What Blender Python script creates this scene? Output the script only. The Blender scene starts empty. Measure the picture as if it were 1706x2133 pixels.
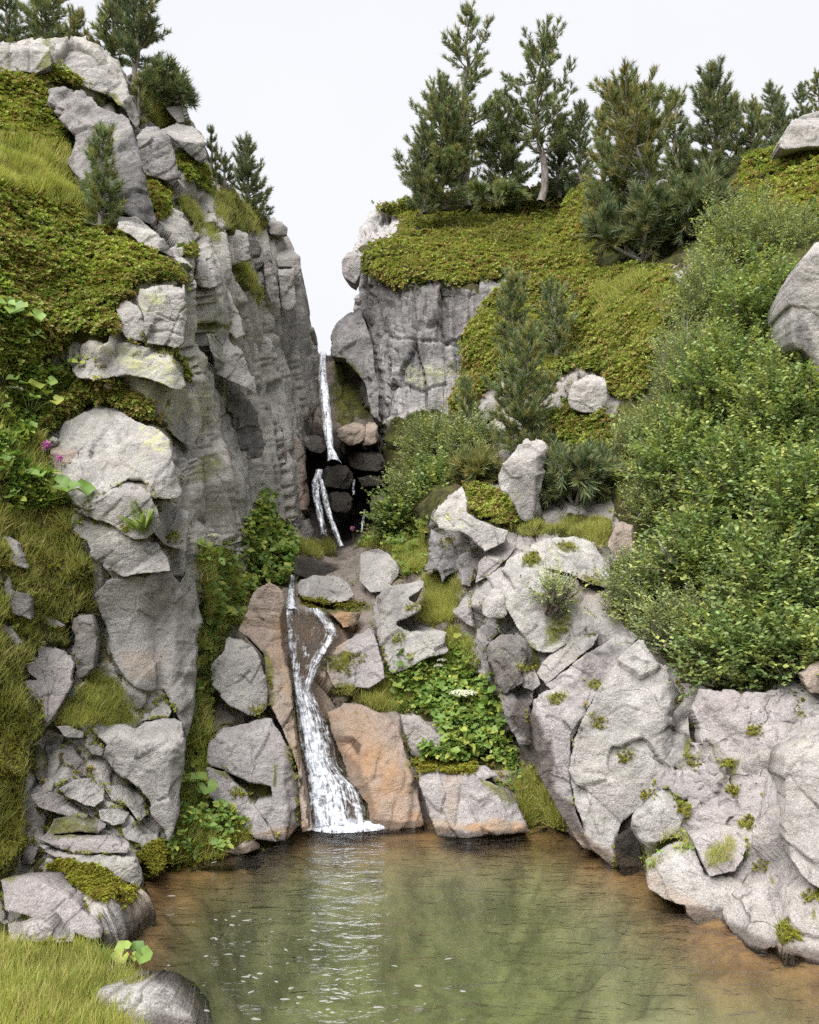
import bpy, math, random
import numpy as np
from mathutils import Vector, Matrix

rng = np.random.default_rng(7)
random.seed(7)
SC = bpy.context.scene
COL = SC.collection
PI = math.pi

# ------------------------------------------------------------------ camera model
F = 1750.0
CAMH = 2.5
PITCH = math.atan((1200 - 1066.5) / F)
CX, CY = 853.0, 1066.5
CAM = np.array([0.0, 0.0, CAMH])
cp, sp = math.cos(PITCH), math.sin(PITCH)


def rays(px, py):
    """direction of the sight line through a photo position, scaled to y = 1"""
    x = (np.asarray(px, float) - CX) / F
    v = -(np.asarray(py, float) - CY) / F
    y = cp - v * sp
    z = sp + v * cp
    return np.stack([x / y, np.ones_like(x), z / y], -1)


def at(px, py, Y):
    return CAM + rays(px, py) * np.asarray(Y, float)[..., None]


def proj(P):
    d = P - CAM
    fwd = d[..., 1] * cp + d[..., 2] * sp
    up = -d[..., 1] * sp + d[..., 2] * cp
    return CX + F * d[..., 0] / fwd, CY - F * up / fwd


def on_water(px, py, z=0.0):
    r = rays(px, py)
    return CAM + r * ((z - CAMH) / r[..., 2])[..., None]


# ------------------------------------------------------------------ noise
def _hash(ix, iy, iz, s):
    h = (ix.astype(np.int64) * 374761393 + iy.astype(np.int64) * 668265263 + iz.astype(np.int64) * 1274126177 + s * 974634777) & 0xFFFFFFFF
    h = ((h ^ (h >> 13)) * 1274126177) & 0xFFFFFFFF
    h = ((h ^ (h >> 16)) * 2246822519) & 0xFFFFFFFF
    return h ^ (h >> 15)


def gnoise(P, s=0):
    P = np.asarray(P, float)
    i = np.floor(P).astype(np.int64)
    f = P - i
    u = f * f * f * (f * (f * 6 - 15) + 10)
    out = 0
    for dx in (0, 1):
        for dy in (0, 1):
            for dz in (0, 1):
                h = _hash(i[:, 0] + dx, i[:, 1] + dy, i[:, 2] + dz, s)
                gx = (h & 1023) / 511.5 - 1
                gy = ((h >> 10) & 1023) / 511.5 - 1
                gz = ((h >> 20) & 1023) / 511.5 - 1
                d = gx * (f[:, 0] - dx) + gy * (f[:, 1] - dy) + gz * (f[:, 2] - dz)
                w = (u[:, 0] if dx else 1 - u[:, 0]) * (u[:, 1] if dy else 1 - u[:, 1]) * (u[:, 2] if dz else 1 - u[:, 2])
                out = out + d * w
    return out


def fbm(P, octv=4, s=0, gain=0.5):
    a, t, P = 1.0, 0, np.asarray(P, float)
    for k in range(octv):
        t = t + a * gnoise(P, s + k * 17)
        P = P * 2.03 + 3.1
        a *= gain
    return t


def blocks(P, s=0):
    """jointed rock: per-cell offset, per-cell tilt and distance to the joint"""
    i = np.floor(P).astype(np.int64)
    n = len(P)
    f1 = np.full(n, 9.0); f2 = np.full(n, 9.0)
    hid = np.zeros(n, np.int64); cd = np.zeros((n, 3))
    for dx in (-1, 0, 1):
        for dy in (-1, 0, 1):
            for dz in (-1, 0, 1):
                c = i + (dx, dy, dz)
                h = _hash(c[:, 0], c[:, 1], c[:, 2], s)
                q = np.stack([(h & 1023) / 1023.0, ((h >> 10) & 1023) / 1023.0, ((h >> 20) & 1023) / 1023.0], -1)
                dv = P - (c + 0.12 + 0.76 * q)
                d = np.abs(dv).max(1) * 0.55 + np.sqrt((dv ** 2).sum(1)) * 0.45
                m = d < f1
                f2 = np.where(m, f1, np.minimum(f2, d))
                f1 = np.where(m, d, f1)
                hid = np.where(m, h, hid)
                cd[m] = dv[m]
    r = ((hid >> 5) & 255) / 255.0
    tx = ((hid >> 9) & 255) / 127.5 - 1
    ty = ((hid >> 17) & 255) / 127.5 - 1
    tz = ((hid >> 23) & 255) / 127.5 - 1
    tilt = cd[:, 0] * tx + cd[:, 1] * ty + .35 * cd[:, 2] * tz
    return r - 0.5, tilt, f2 - f1


def sstep(x, a, b):
    t = np.clip((x - a) / (b - a), 0, 1)
    return t * t * (3 - 2 * t)


# ------------------------------------------------------------------ polygons
def pts(s):
    if not isinstance(s, str):
        return np.array(s, float)
    return np.array([[float(a) for a in p.split(',')] for p in s.split()], float)


def sdist(px, py, poly):
    """signed distance to a polygon (positive inside) and the nearest boundary position"""
    best = np.full(px.shape, 1e18)
    nx = np.zeros(px.shape); ny = np.zeros(px.shape)
    ins = np.zeros(px.shape, bool)
    a = poly; b = np.roll(poly, -1, 0)
    for (x1, y1), (x2, y2) in zip(a, b):
        ex, ey = x2 - x1, y2 - y1
        t = np.clip(((px - x1) * ex + (py - y1) * ey) / (ex * ex + ey * ey + 1e-9), 0, 1)
        qx, qy = x1 + t * ex, y1 + t * ey
        d = (px - qx) ** 2 + (py - qy) ** 2
        m = d < best
        best = np.where(m, d, best); nx = np.where(m, qx, nx); ny = np.where(m, qy, ny)
        if y1 != y2:
            c = ((y1 > py) != (y2 > py)) & (px < (x2 - x1) * (py - y1) / (y2 - y1) + x1)
            ins ^= c
    d = np.sqrt(best)
    return np.where(ins, d, -d), nx, ny


def ldist(px, py, line):
    best = np.full(px.shape, 1e18)
    for (x1, y1), (x2, y2) in zip(line[:-1], line[1:]):
        ex, ey = x2 - x1, y2 - y1
        t = np.clip(((px - x1) * ex + (py - y1) * ey) / (ex * ex + ey * ey + 1e-9), 0, 1)
        best = np.minimum(best, (px - x1 - t * ex) ** 2 + (py - y1 - t * ey) ** 2)
    return np.sqrt(best)


def rough_outline(poly, seed, seg=9.0, amp=3.0, smooth=1):
    """cut corners a little, then give the outline a natural unevenness"""
    for _ in range(smooth):
        n = np.roll(poly, -1, 0)
        poly = np.stack([poly * 0.8 + n * 0.2, poly * 0.2 + n * 0.8], 1).reshape(-1, 2)
    out = []
    for p, q in zip(poly, np.roll(poly, -1, 0)):
        k = max(1, int(np.hypot(*(q - p)) / seg))
        for j in range(k):
            out.append(p + (q - p) * j / k)
    out = np.array(out)
    P3 = np.c_[out / 26.0, np.full(len(out), seed * 1.37)]
    out[:, 0] += amp * fbm(P3, 3, seed)
    out[:, 1] += amp * fbm(P3, 3, seed + 50)
    return out


# ------------------------------------------------------------------ objects
def mesh_np(name, V, quads=None, tris=None, smooth=True, mat=None, colors=None, parent=None, loc=None, faces_mat=None):
    V = np.ascontiguousarray(V, np.float32)
    if loc is not None:
        V = V - np.asarray(loc, np.float32)
    me = bpy.data.meshes.new(name)
    loops, starts = [], []
    n = 0
    for arr, k in ((quads, 4), (tris, 3)):
        if arr is not None and len(arr):
            arr = np.asarray(arr, np.int32)
            loops.append(arr.ravel())
            starts.append(n + np.arange(len(arr), dtype=np.int32) * k)
            n += arr.size
    loops = np.concatenate(loops); starts = np.concatenate(starts)
    me.vertices.add(len(V)); me.vertices.foreach_set('co', V.ravel())
    me.loops.add(len(loops)); me.loops.foreach_set('vertex_index', loops)
    me.polygons.add(len(starts)); me.polygons.foreach_set('loop_start', starts)
    if smooth:
        me.polygons.foreach_set('use_smooth', np.ones(len(starts), bool))
    me.update(calc_edges=True)
    for cn, c in (colors or {}).items():
        at_ = me.color_attributes.new(cn, 'FLOAT_COLOR', 'POINT')
        c = np.asarray(c, np.float32)
        if c.shape[1] == 3:
            c = np.c_[c, np.ones(len(c), np.float32)]
        at_.data.foreach_set('color', np.ascontiguousarray(c, np.float32).ravel())
    o = bpy.data.objects.new(name, me)
    COL.objects.link(o)
    if mat is not None:
        me.materials.append(mat)
    if loc is not None:
        o.location = tuple(float(v) for v in loc)
    if parent is not None:
        o.parent = parent
        if loc is not None:
            o.location = tuple(float(v) for v in (np.asarray(loc) - np.array(parent.location)))
        else:
            me.transform(Matrix.Translation(-Vector(parent.location)))
    return o


def empty(name, loc):
    o = bpy.data.objects.new(name, None)
    o.empty_display_size = 0.2
    COL.objects.link(o)
    o.location = tuple(float(v) for v in loc)
    return o


def tag(o, label=None, cat=None, group=None, kind=None):
    if label: o['label'] = label
    if cat: o['category'] = cat
    if group: o['group'] = group
    if kind: o['kind'] = kind
    return o


# ------------------------------------------------------------------ what the photograph's sight lines meet so far
BC = 4.0
BX0, BY0, BNX, BNY = -260.0, -60.0, 560, 620
def new_buf():
    return dict(d=np.full(BNX * BNY, 1e9), p=np.zeros((BNX * BNY, 3)), n=np.zeros((BNX * BNY, 3)), o=np.full(BNX * BNY, -1, np.int32))
ZM, ZB = new_buf(), new_buf()
OWN = []


def splat(buf, P, N, owner):
    px, py = proj(P)
    ix = ((px - BX0) / BC).astype(int); iy = ((py - BY0) / BC).astype(int)
    ok = (ix >= 0) & (ix < BNX) & (iy >= 0) & (iy < BNY)
    c = (iy * BNX + ix)[ok]; d = P[ok, 1]
    order = np.argsort(-d)
    c = c[order]; d = d[order]
    first = {}
    # nearest last, so that it wins
    better = d < buf['d'][c] + 0.02
    c = c[better]; sel = np.where(ok)[0][order][better]
    buf['d'][c] = P[sel, 1]; buf['p'][c] = P[sel]; buf['n'][c] = N[sel]; buf['o'][c] = owner


def look(buf, px, py):
    ix = np.clip(((np.asarray(px) - BX0) / BC).astype(int), 0, BNX - 1)
    iy = np.clip(((np.asarray(py) - BY0) / BC).astype(int), 0, BNY - 1)
    c = iy * BNX + ix
    return buf['d'][c], buf['p'][c], buf['n'][c], buf['o'][c]


# ------------------------------------------------------------------ growth, weathering and painted shade marks: (kind, strength, softness in px, outline)
MARKS = []
def paint(px, py, P, only=None):
    a = np.zeros((len(px), 3)); b = np.zeros((len(px), 3))
    x0, x1, y0, y1 = px.min() - 30, px.max() + 30, py.min() - 30, py.max() + 30
    nz = fbm(P * 3.1, 4, 91) if len(px) else 0
    for kind, st, soft, poly, who in MARKS:
        if who is not None and who != only:
            continue
        if who is None and only in ('heath_base',):
            continue
        if poly[:, 0].max() < x0 or poly[:, 0].min() > x1 or poly[:, 1].max() < y0 or poly[:, 1].min() > y1:
            continue
        sd = sdist(px, py, poly)[0]
        w = st * sstep(sd + nz * soft * 1.6, -soft * 0.6, soft * 0.6)
        t, k = {'veg': (a, 0), 'moss': (a, 1), 'ochre': (a, 2), 'wet': (b, 0), 'lichen': (b, 1), 'dark': (b, 2)}[kind]
        t[:, k] = np.maximum(t[:, k], w)
    return a, b


# ------------------------------------------------------------------ solid built behind a traced outline
def grid_normals(P3):
    gx = np.gradient(P3, axis=1); gy = np.gradient(P3, axis=0)
    n = np.cross(gx, gy)
    n /= np.linalg.norm(n, axis=2, keepdims=True) + 1e-12
    flip = (n * (P3 - CAM)).sum(2) > 0
    n[flip] *= -1
    return n


def solid(name, poly, depth_fn, step, rim_px, rim_m, thick, disp_fn, mat, cracks=(), only=None, masses=False, shrink=0.35, local=True, back_dir=None):
    x0, y0 = poly.min(0) - step * 2; x1, y1 = poly.max(0) + step * 2
    gx, gy = np.meshgrid(np.arange(x0, x1 + step, step), np.arange(y0, y1 + step, step))
    H, W = gx.shape
    fx, fy = gx.ravel(), gy.ravel()
    sd, nx, ny = sdist(fx, fy, poly)
    keepv = sd > -step * 0.75
    kv = keepv.reshape(H, W)
    kq = kv[:-1, :-1] & kv[1:, :-1] & kv[:-1, 1:] & kv[1:, 1:]
    out = sd < 0
    sx = np.where(out & keepv, nx, fx); sy = np.where(out & keepv, ny, fy)
    Y = depth_fn(sx, sy)
    if rim_px > 0:
        d = np.clip(sd / rim_px, 0, 1)
        Y = Y + rim_m * (1 - np.sqrt(np.clip(1 - (1 - d) ** 2, 0, 1)))
    P = at(sx, sy, Y)
    N = grid_normals(P.reshape(H, W, 3)).reshape(-1, 3)
    # soften the normals used for displacement
    dsp = disp_fn(P, N, sx, sy) if disp_fn else 0
    for line, w, dep in cracks:
        dl = ldist(sx, sy, line)
        wob = fbm(np.c_[sx / 55, sy / 90, sx * 0], 2, 5) * 4
        dsp = dsp - dep * np.exp(-((dl + wob) / w) ** 2)
    P = P + N * np.asarray(dsp)[..., None]
    ids = np.arange(H * W).reshape(H, W)
    q = np.stack([ids[:-1, :-1][kq], ids[1:, :-1][kq], ids[1:, 1:][kq], ids[:-1, 1:][kq]], 1)
    used = np.unique(q)
    remap = np.full(H * W, -1); remap[used] = np.arange(len(used))
    q = remap[q]; P = P[used]; upx = sx[used]; upy = sy[used]
    N = grid_normals_from(P, q)
    A, B = paint(upx, upy, P, only)
    # close the back
    e = np.concatenate([q[:, [0, 1]], q[:, [1, 2]], q[:, [2, 3]], q[:, [3, 0]]])
    key = np.sort(e, 1)
    kk = key[:, 0].astype(np.int64) * len(P) + key[:, 1]
    u, inv, cnt = np.unique(kk, return_inverse=True, return_counts=True)
    be = e[cnt[inv] == 1]
    bv = np.unique(be)
    bm = np.full(len(P), -1); bm[bv] = np.arange(len(bv))
    cen = P[bv].mean(0)
    dirv = (P[bv] - CAM); dirv /= dirv[:, 1:2]
    dirv = dirv * 0.5 + np.array([0, 0.5, 0]) if back_dir is None else np.tile(back_dir, (len(bv), 1))
    n0 = len(P)
    ring1 = P[bv] + dirv * thick * 0.5
    ring1 = ring1 + (cen + np.array([0, thick * .5, 0]) - ring1) * shrink * 0.25
    ring2 = P[bv] + dirv * thick
    ring2 = ring2 + (cen + np.array([0, thick, 0]) - ring2) * shrink
    c2 = ring2.mean(0)
    V = np.concatenate([P, ring1, ring2, c2[None]])
    i0, i1 = be[:, 0], be[:, 1]
    b0, b1 = bm[i0], bm[i1]
    m = len(bv)
    q2 = np.concatenate([np.stack([i1, i0, n0 + b0, n0 + b1], 1), np.stack([n0 + b1, n0 + b0, n0 + m + b0, n0 + m + b1], 1)])
    t2 = np.stack([n0 + m + b1, n0 + m + b0, np.full(len(b0), n0 + 2 * m)], 1)
    if masses and not local:
        t2 = np.zeros((0, 3), int)
    ext = lambda c: np.concatenate([c, c[bv], c[bv], c[bv].mean(0)[None]])
    loc = None
    if local:
        loc = np.array([P[:, 0].mean(), P[:, 1].mean(), P[:, 2].min()])
    o = mesh_np(name, V, np.concatenate([q, q2]), t2, True, mat, {'growth': ext(A), 'wear_shade': ext(B)}, loc=loc)
    OWN.append(o.name)
    if masses:
        splat(ZM, P, N, len(OWN) - 1)
    splat(ZB, P, N, len(OWN) - 1)
    return o, P, N, upx, upy


def grid_normals_from(P, q):
    fn = np.cross(P[q[:, 2]] - P[q[:, 0]], P[q[:, 3]] - P[q[:, 1]])
    n = np.zeros_like(P)
    for k in range(4):
        np.add.at(n, q[:, k], fn)
    n /= np.linalg.norm(n, axis=1, keepdims=True) + 1e-12
    flip = (n * (P - CAM)).sum(1) > 0
    n[flip] *= -1
    return n


# ------------------------------------------------------------------ smooth terrain depth through survey points
def tps(ctrl, lam=1e-4):
    c = np.array(ctrl, float)
    X = c[:, :2] / 1000.0
    y = np.log(c[:, 2])
    n = len(X)
    def U(r2): return 0.5 * r2 * np.log(r2 + 1e-12)
    d2 = ((X[:, None] - X[None]) ** 2).sum(2)
    K = U(d2) + np.eye(n) * lam
    Pm = np.c_[np.ones(n), X]
    A = np.block([[K, Pm], [Pm.T, np.zeros((3, 3))]])
    w = np.linalg.solve(A, np.r_[y, 0, 0, 0])
    def f(px, py):
        px = np.asarray(px, float); py = np.asarray(py, float)
        out = np.zeros(px.size)
        Q = np.c_[px.ravel(), py.ravel()] / 1000.0
        for s in range(0, len(Q), 20000):
            q = Q[s:s + 20000]
            d2 = ((q[:, None] - X[None]) ** 2).sum(2)
            out[s:s + 20000] = U(d2) @ w[:n] + w[n] + q @ w[n + 1:]
        return np.exp(out).reshape(px.shape)
    return f


# ------------------------------------------------------------------ faceted rocks
def plane_depth(px, py, n, P0):
    r = rays(px, py)
    den = (r * n).sum(-1)
    num = ((P0 - CAM) * n).sum()
    return np.where(den < -1e-3, num / np.minimum(den, -1e-3), -1e3)


def nrm(yaw, pitch):
    y, p = math.radians(yaw), math.radians(pitch)
    return np.array([math.sin(y) * math.cos(p), -math.cos(y) * math.cos(p), math.sin(p)])


def facet_fn(facets, Y0, k, warp, seed, lim):
    """entry depth into the convex body bounded by the facets; each facet meets the first one at its anchor"""
    fx, fy, yaw, pit = facets[0]
    P0 = at(np.array(fx, float), np.array(fy, float), np.array(Y0, float))
    pl = [(nrm(yaw, pit), P0)]
    for (ax, ay, yw, pt) in facets[1:]:
        d0 = plane_depth(np.array(ax, float), np.array(ay, float), pl[0][0], P0)
        pl.append((nrm(yw, pt), at(np.array(ax, float), np.array(ay, float), d0)))
    def f(px, py):
        wx = px + warp * fbm(np.c_[px / 45, py / 45, px * 0 + seed], 3, seed)
        wy = py + warp * fbm(np.c_[px / 45, py / 45, px * 0 + seed + 9], 3, seed + 3)
        D = np.stack([plane_depth(wx, wy, n, p) for n, p in pl])
        D = np.minimum(D, Y0 + lim)
        m = D.max(0)
        return m + k * np.log(np.exp((D - m) / k).sum(0)) - k * 0.3
    return f

# ================================================================== materials
class NT:
    def __init__(s, name):
        s.m = bpy.data.materials.new(name)
        s.m.use_nodes = True
        s.t = s.m.node_tree
        s.t.nodes.clear()
        s.out = s.n('ShaderNodeOutputMaterial')

    def n(s, t, **kw):
        nd = s.t.nodes.new(t)
        for k, v in kw.items():
            setattr(nd, k, v)
        return nd

    def l(s, a, b):
        s.t.links.new(a, b)

    def put(s, sock, v):
        if hasattr(v, 'is_output'):
            s.l(v, sock)
        elif isinstance(v, (tuple, list)) and len(v) == 3 and sock.type == 'RGBA':
            sock.default_value = (*v, 1)
        else:
            sock.default_value = v

    def noise(s, vec, scale, detail=4, rough=0.55, dist=0.0):
        nd = s.n('ShaderNodeTexNoise')
        s.l(vec, nd.inputs['Vector'])
        nd.inputs['Scale'].default_value = scale; nd.inputs['Detail'].default_value = detail
        nd.inputs['Roughness'].default_value = rough; nd.inputs['Distortion'].default_value = dist
        return nd.outputs['Fac']

    def ramp(s, fac, a, b, va=0.0, vb=1.0):
        nd = s.n('ShaderNodeMapRange', interpolation_type='SMOOTHSTEP')
        s.put(nd.inputs['Value'], fac)
        nd.inputs['From Min'].default_value = a; nd.inputs['From Max'].default_value = b
        nd.inputs['To Min'].default_value = va; nd.inputs['To Max'].default_value = vb
        return nd.outputs['Result']

    def math(s, op, a, b=0.0, clamp=False):
        nd = s.n('ShaderNodeMath', operation=op, use_clamp=clamp)
        s.put(nd.inputs[0], a); s.put(nd.inputs[1], b)
        return nd.outputs[0]

    def mix(s, fac, a, b, mode='MIX'):
        nd = s.n('ShaderNodeMix', data_type='RGBA', blend_type=mode)
        s.put(nd.inputs[0], fac); s.put(nd.inputs[6], a); s.put(nd.inputs[7], b)
        return nd.outputs[2]

    def attr(s, name):
        nd = s.n('ShaderNodeAttribute', attribute_name=name)
        sep = s.n('ShaderNodeSeparateColor')
        s.l(nd.outputs['Color'], sep.inputs[0])
        return sep.outputs[0], sep.outputs[1], sep.outputs[2]

    def mapping(s, vec, scale=(1, 1, 1), rot=(0, 0, 0), loc=(0, 0, 0)):
        nd = s.n('ShaderNodeMapping')
        s.l(vec, nd.inputs[0])
        nd.inputs['Scale'].default_value = scale; nd.inputs['Rotation'].default_value = rot; nd.inputs['Location'].default_value = loc
        return nd.outputs[0]


def rock_material(name, base, pink=0.35, dark_spots=0.5, lichen=0.25, streak=0.0, crack=0.5, scale=1.0):
    m = NT(name)
    pos = m.n('ShaderNodeNewGeometry').outputs['Position']
    inf = m.n('ShaderNodeObjectInfo').outputs['Random']
    nrmz = m.n('ShaderNodeSeparateXYZ'); m.l(m.n('ShaderNodeNewGeometry').outputs['Normal'], nrmz.inputs[0])
    big = m.noise(pos, 0.55 * scale, 4, .6)
    mid = m.noise(pos, 2.3 * scale, 6, .65, .6)
    fin = m.noise(pos, 22.0, 6, .7)
    grain = m.noise(pos, 85.0, 3, .8)
    b = np.array(base)
    c = m.mix(m.ramp(mid, .34, .68), tuple(b * 0.70), tuple(b * 1.22))
    c = m.mix(m.math('MULTIPLY', m.ramp(big, .42, .66), pink), c, tuple(b * np.array([1.12, 0.98, 0.93])))
    c = m.mix(m.math('MULTIPLY', m.ramp(m.noise(pos, 1.1, 5, .6, 1.0), .5, .7), .35), c, tuple(b * np.array([.78, .80, .86])))
    c = m.mix(m.ramp(m.noise(pos, 4.2, 8, .72, .7), .50, .66, 0, .55), c, tuple(b * .58))
    c = m.mix(m.ramp(m.noise(pos, 3.1, 8, .72, .5), .54, .70, 0, .6), c, tuple(np.minimum(b * 1.45, .7)))
    # mineral grain
    c = m.mix(m.ramp(grain, .46, .64, 0, .75), c, tuple(b * 0.52), 'MIX')
    c = m.mix(m.ramp(m.noise(pos, 64.0, 3, .75), .54, .68, 0, .6), c, tuple(np.minimum(b * 1.6, .8)))
    c = m.mix(m.ramp(fin, .52, .70, 0, .6), c, tuple(b * 0.55))
    # dark crust lichen in ragged patches
    d1 = m.math('MULTIPLY', m.ramp(m.noise(pos, 5.5, 7, .75, .8), .53, .66), m.ramp(m.noise(pos, 1.3, 3, .6), .42, .62))
    _v, moss, och = m.attr('growth')
    wet, lich, dark = m.attr('wear_shade')
    dk = m.math('MAXIMUM', m.math('MULTIPLY', d1, dark_spots), m.math('MULTIPLY', dark, m.ramp(m.noise(pos, 7.0, 7, .75, .5), .36, .58, .30, .95)))
    c = m.mix(dk, c, (.058, .056, .06))  # crust lichen, plus the dark marks that include painted shade
    if streak:
        st = m.noise(m.mapping(pos, (5.5, 5.5, .45)), 1.0, 5, .65, .4)
        c = m.mix(m.math('MULTIPLY', m.ramp(st, .52, .68), streak), c, (.05, .05, .062))
        st2 = m.noise(m.mapping(pos, (6.5, 6.5, .6), loc=(3, 1, 7)), 1.0, 5, .65, .4)
        c = m.mix(m.math('MULTIPLY', m.ramp(st2, .58, .7), streak * .8), c, tuple(b * 1.35))
    # pale green and yellow lichen
    l1 = m.math('MULTIPLY', m.ramp(m.noise(pos, 6.0, 8, .8, .3), .52, .64), m.ramp(m.noise(pos, .9, 3, .6, .3), .45, .6))
    c = m.mix(m.math('MULTIPLY', l1, lichen), c, (.36, .39, .24))
    ly = m.math('MULTIPLY', lich, m.ramp(m.noise(pos, 9.0, 8, .8), .46, .58))
    c = m.mix(m.math('MULTIPLY', ly, .9), c, (.42, .44, .16))
    # thin cracks
    warp = m.n('ShaderNodeMix', data_type='VECTOR'); warp.inputs[0].default_value = .22
    nc = m.n('ShaderNodeTexNoise'); nc.inputs['Scale'].default_value = 2.2; nc.inputs['Detail'].default_value = 5
    m.l(pos, nc.inputs['Vector']); m.l(m.mapping(pos, (1.0, .9, 1.9), rot=(.2, .65, .3)), warp.inputs[4]); m.l(nc.outputs['Color'], warp.inputs[5])
    vo = m.n('ShaderNodeTexVoronoi', feature='DISTANCE_TO_EDGE'); vo.inputs['Scale'].default_value = 1.9 * scale
    m.l(warp.outputs[1], vo.inputs['Vector'])
    ck = m.math('MULTIPLY', m.ramp(vo.outputs['Distance'], .0, .016, 1, 0), m.ramp(m.noise(pos, 2.3, 3), .54, .64))
    ck = m.math('MULTIPLY', ck, crack)
    c = m.mix(ck, c, (.05, .045, .04))
    # iron stain, moss, wet rock
    c = m.mix(m.math('MULTIPLY', och, m.ramp(mid, .3, .62, .45, 1)), c, m.mix(m.ramp(mid, .38, .66), (.33, .235, .155), (.34, .185, .075)))
    ms = m.math('MULTIPLY', moss, m.ramp(m.noise(pos, 14.0, 6, .7), .34, .52, .25, 1))
    mossc = m.mix(m.ramp(m.noise(pos, 5.0, 5, .6), .36, .66), (.055, .06, .012), (.15, .155, .018))
    auto = m.math('MULTIPLY', m.ramp(m.noise(pos, 3.2, 7, .75), .60, .70), m.ramp(nrmz.outputs[2], .25, .75, 0, .75))
    ms = m.math('MAXIMUM', ms, auto)
    c = m.mix(ms, c, mossc)
    pz = m.n('ShaderNodeSeparateXYZ'); m.l(pos, pz.inputs[0])
    line = m.ramp(m.math('ADD', pz.outputs[2], m.math('MULTIPLY', m.math('SUBTRACT', mid, .5), .16)), .035, .085, .85, 0)
    w = m.math('MAXIMUM', m.math('MULTIPLY', wet, m.ramp(mid, .25, .6, .75, 1)), line)
    c = m.mix(w, c, m.mix(1.0, c, (.30, .27, .25), 'MULTIPLY'))
    c = m.mix(m.ramp(inf, 0, 1, 0, .10), c, m.mix(1.0, c, (.84, .84, .87), 'MULTIPLY'))
    bs = m.n('ShaderNodeBsdfPrincipled')
    m.l(c, bs.inputs['Base Color'])
    m.l(m.math('SUBTRACT', .92, m.math('MULTIPLY', w, .55)), bs.inputs['Roughness'])
    bs.inputs['Specular IOR Level'].default_value = .25
    h = m.math('ADD', m.math('ADD', m.math('MULTIPLY', m.noise(pos, 9.0, 8, .72), .065), m.math('MULTIPLY', m.noise(m.mapping(pos, (2.4, 2.4, 4.2), rot=(.1, .6, .4)), 1.0, 7, .66, .5), .07)), m.math('MULTIPLY', m.noise(pos, 40.0, 4, .7), .012))
    h = m.math('SUBTRACT', h, m.math('MULTIPLY', ck, .03))
    h = m.math('ADD', h, m.math('MULTIPLY', ms, .012))
    bp = m.n('ShaderNodeBump'); bp.inputs['Strength'].default_value = .9; bp.inputs['Distance'].default_value = 1.0
    m.l(h, bp.inputs['Height']); m.l(bp.outputs[0], bs.inputs['Normal'])
    m.l(bs.outputs[0], m.out.inputs[0])
    return m.m, m, c


def land_material(name, base, streak, lichen=.3, dark=.5):
    """rock where nothing grows, soil and moss under the plants (attribute growth.r)"""
    mm, m, c = rock_material(name, base, .3, dark, lichen, streak, .6)
    pos = m.n('ShaderNodeNewGeometry').outputs['Position']
    v, _m, _o = m.attr('growth')
    soil = m.mix(m.ramp(m.noise(pos, 6.0, 6, .7), .38, .62), (.022, .022, .007), (.075, .08, .018))
    soil = m.mix(m.ramp(m.noise(pos, 2.0, 4, .6), .5, .7), soil, (.06, .045, .022))
    vv = m.ramp(m.math('ADD', v, m.math('MULTIPLY', m.math('SUBTRACT', m.noise(pos, 7.0, 6, .7), .5), .6)), .4, .55)
    bs = [n for n in m.t.nodes if n.type == 'BSDF_PRINCIPLED'][0]
    m.l(m.mix(vv, c, soil), bs.inputs['Base Color'])
    return mm


def leaf_material(name, c1, c2, c3=None, trans=.3, rough=.55, nscale=1.5):
    m = NT(name)
    pos = m.n('ShaderNodeNewGeometry').outputs['Position']
    t, t2, _ = m.attr('tint')
    c = m.mix(t, c1, c2)
    if c3 is not None:
        c = m.mix(m.math('MULTIPLY', m.ramp(m.math('ADD', t2, m.math('MULTIPLY', m.noise(pos, nscale, 4, .6), .9)), .95, 1.25), .85), c, c3)
    bs = m.n('ShaderNodeBsdfPrincipled'); m.l(c, bs.inputs['Base Color'])
    bs.inputs['Roughness'].default_value = rough; bs.inputs['Specular IOR Level'].default_value = .25
    tr = m.n('ShaderNodeBsdfTranslucent'); m.l(m.mix(1.0, c, (1.1, 1.15, .7), 'MULTIPLY'), tr.inputs[0])
    mx = m.n('ShaderNodeMixShader'); mx.inputs[0].default_value = trans
    m.l(bs.outputs[0], mx.inputs[1]); m.l(tr.outputs[0], mx.inputs[2])
    m.l(mx.outputs[0], m.out.inputs[0])
    return m.m


def bark_material(name, c1, c2):
    m = NT(name)
    pos = m.n('ShaderNodeNewGeometry').outputs['Position']
    f = m.noise(m.mapping(pos, (14, 14, 4)), 1.0, 6, .7)
    bs = m.n('ShaderNodeBsdfPrincipled'); m.l(m.mix(m.ramp(f, .35, .65), c1, c2), bs.inputs['Base Color'])
    bs.inputs['Roughness'].default_value = .9
    bp = m.n('ShaderNodeBump'); bp.inputs['Strength'].default_value = .6; bp.inputs['Distance'].default_value = .02
    m.l(f, bp.inputs['Height']); m.l(bp.outputs[0], bs.inputs['Normal'])
    m.l(bs.outputs[0], m.out.inputs[0])
    return m.m


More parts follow.
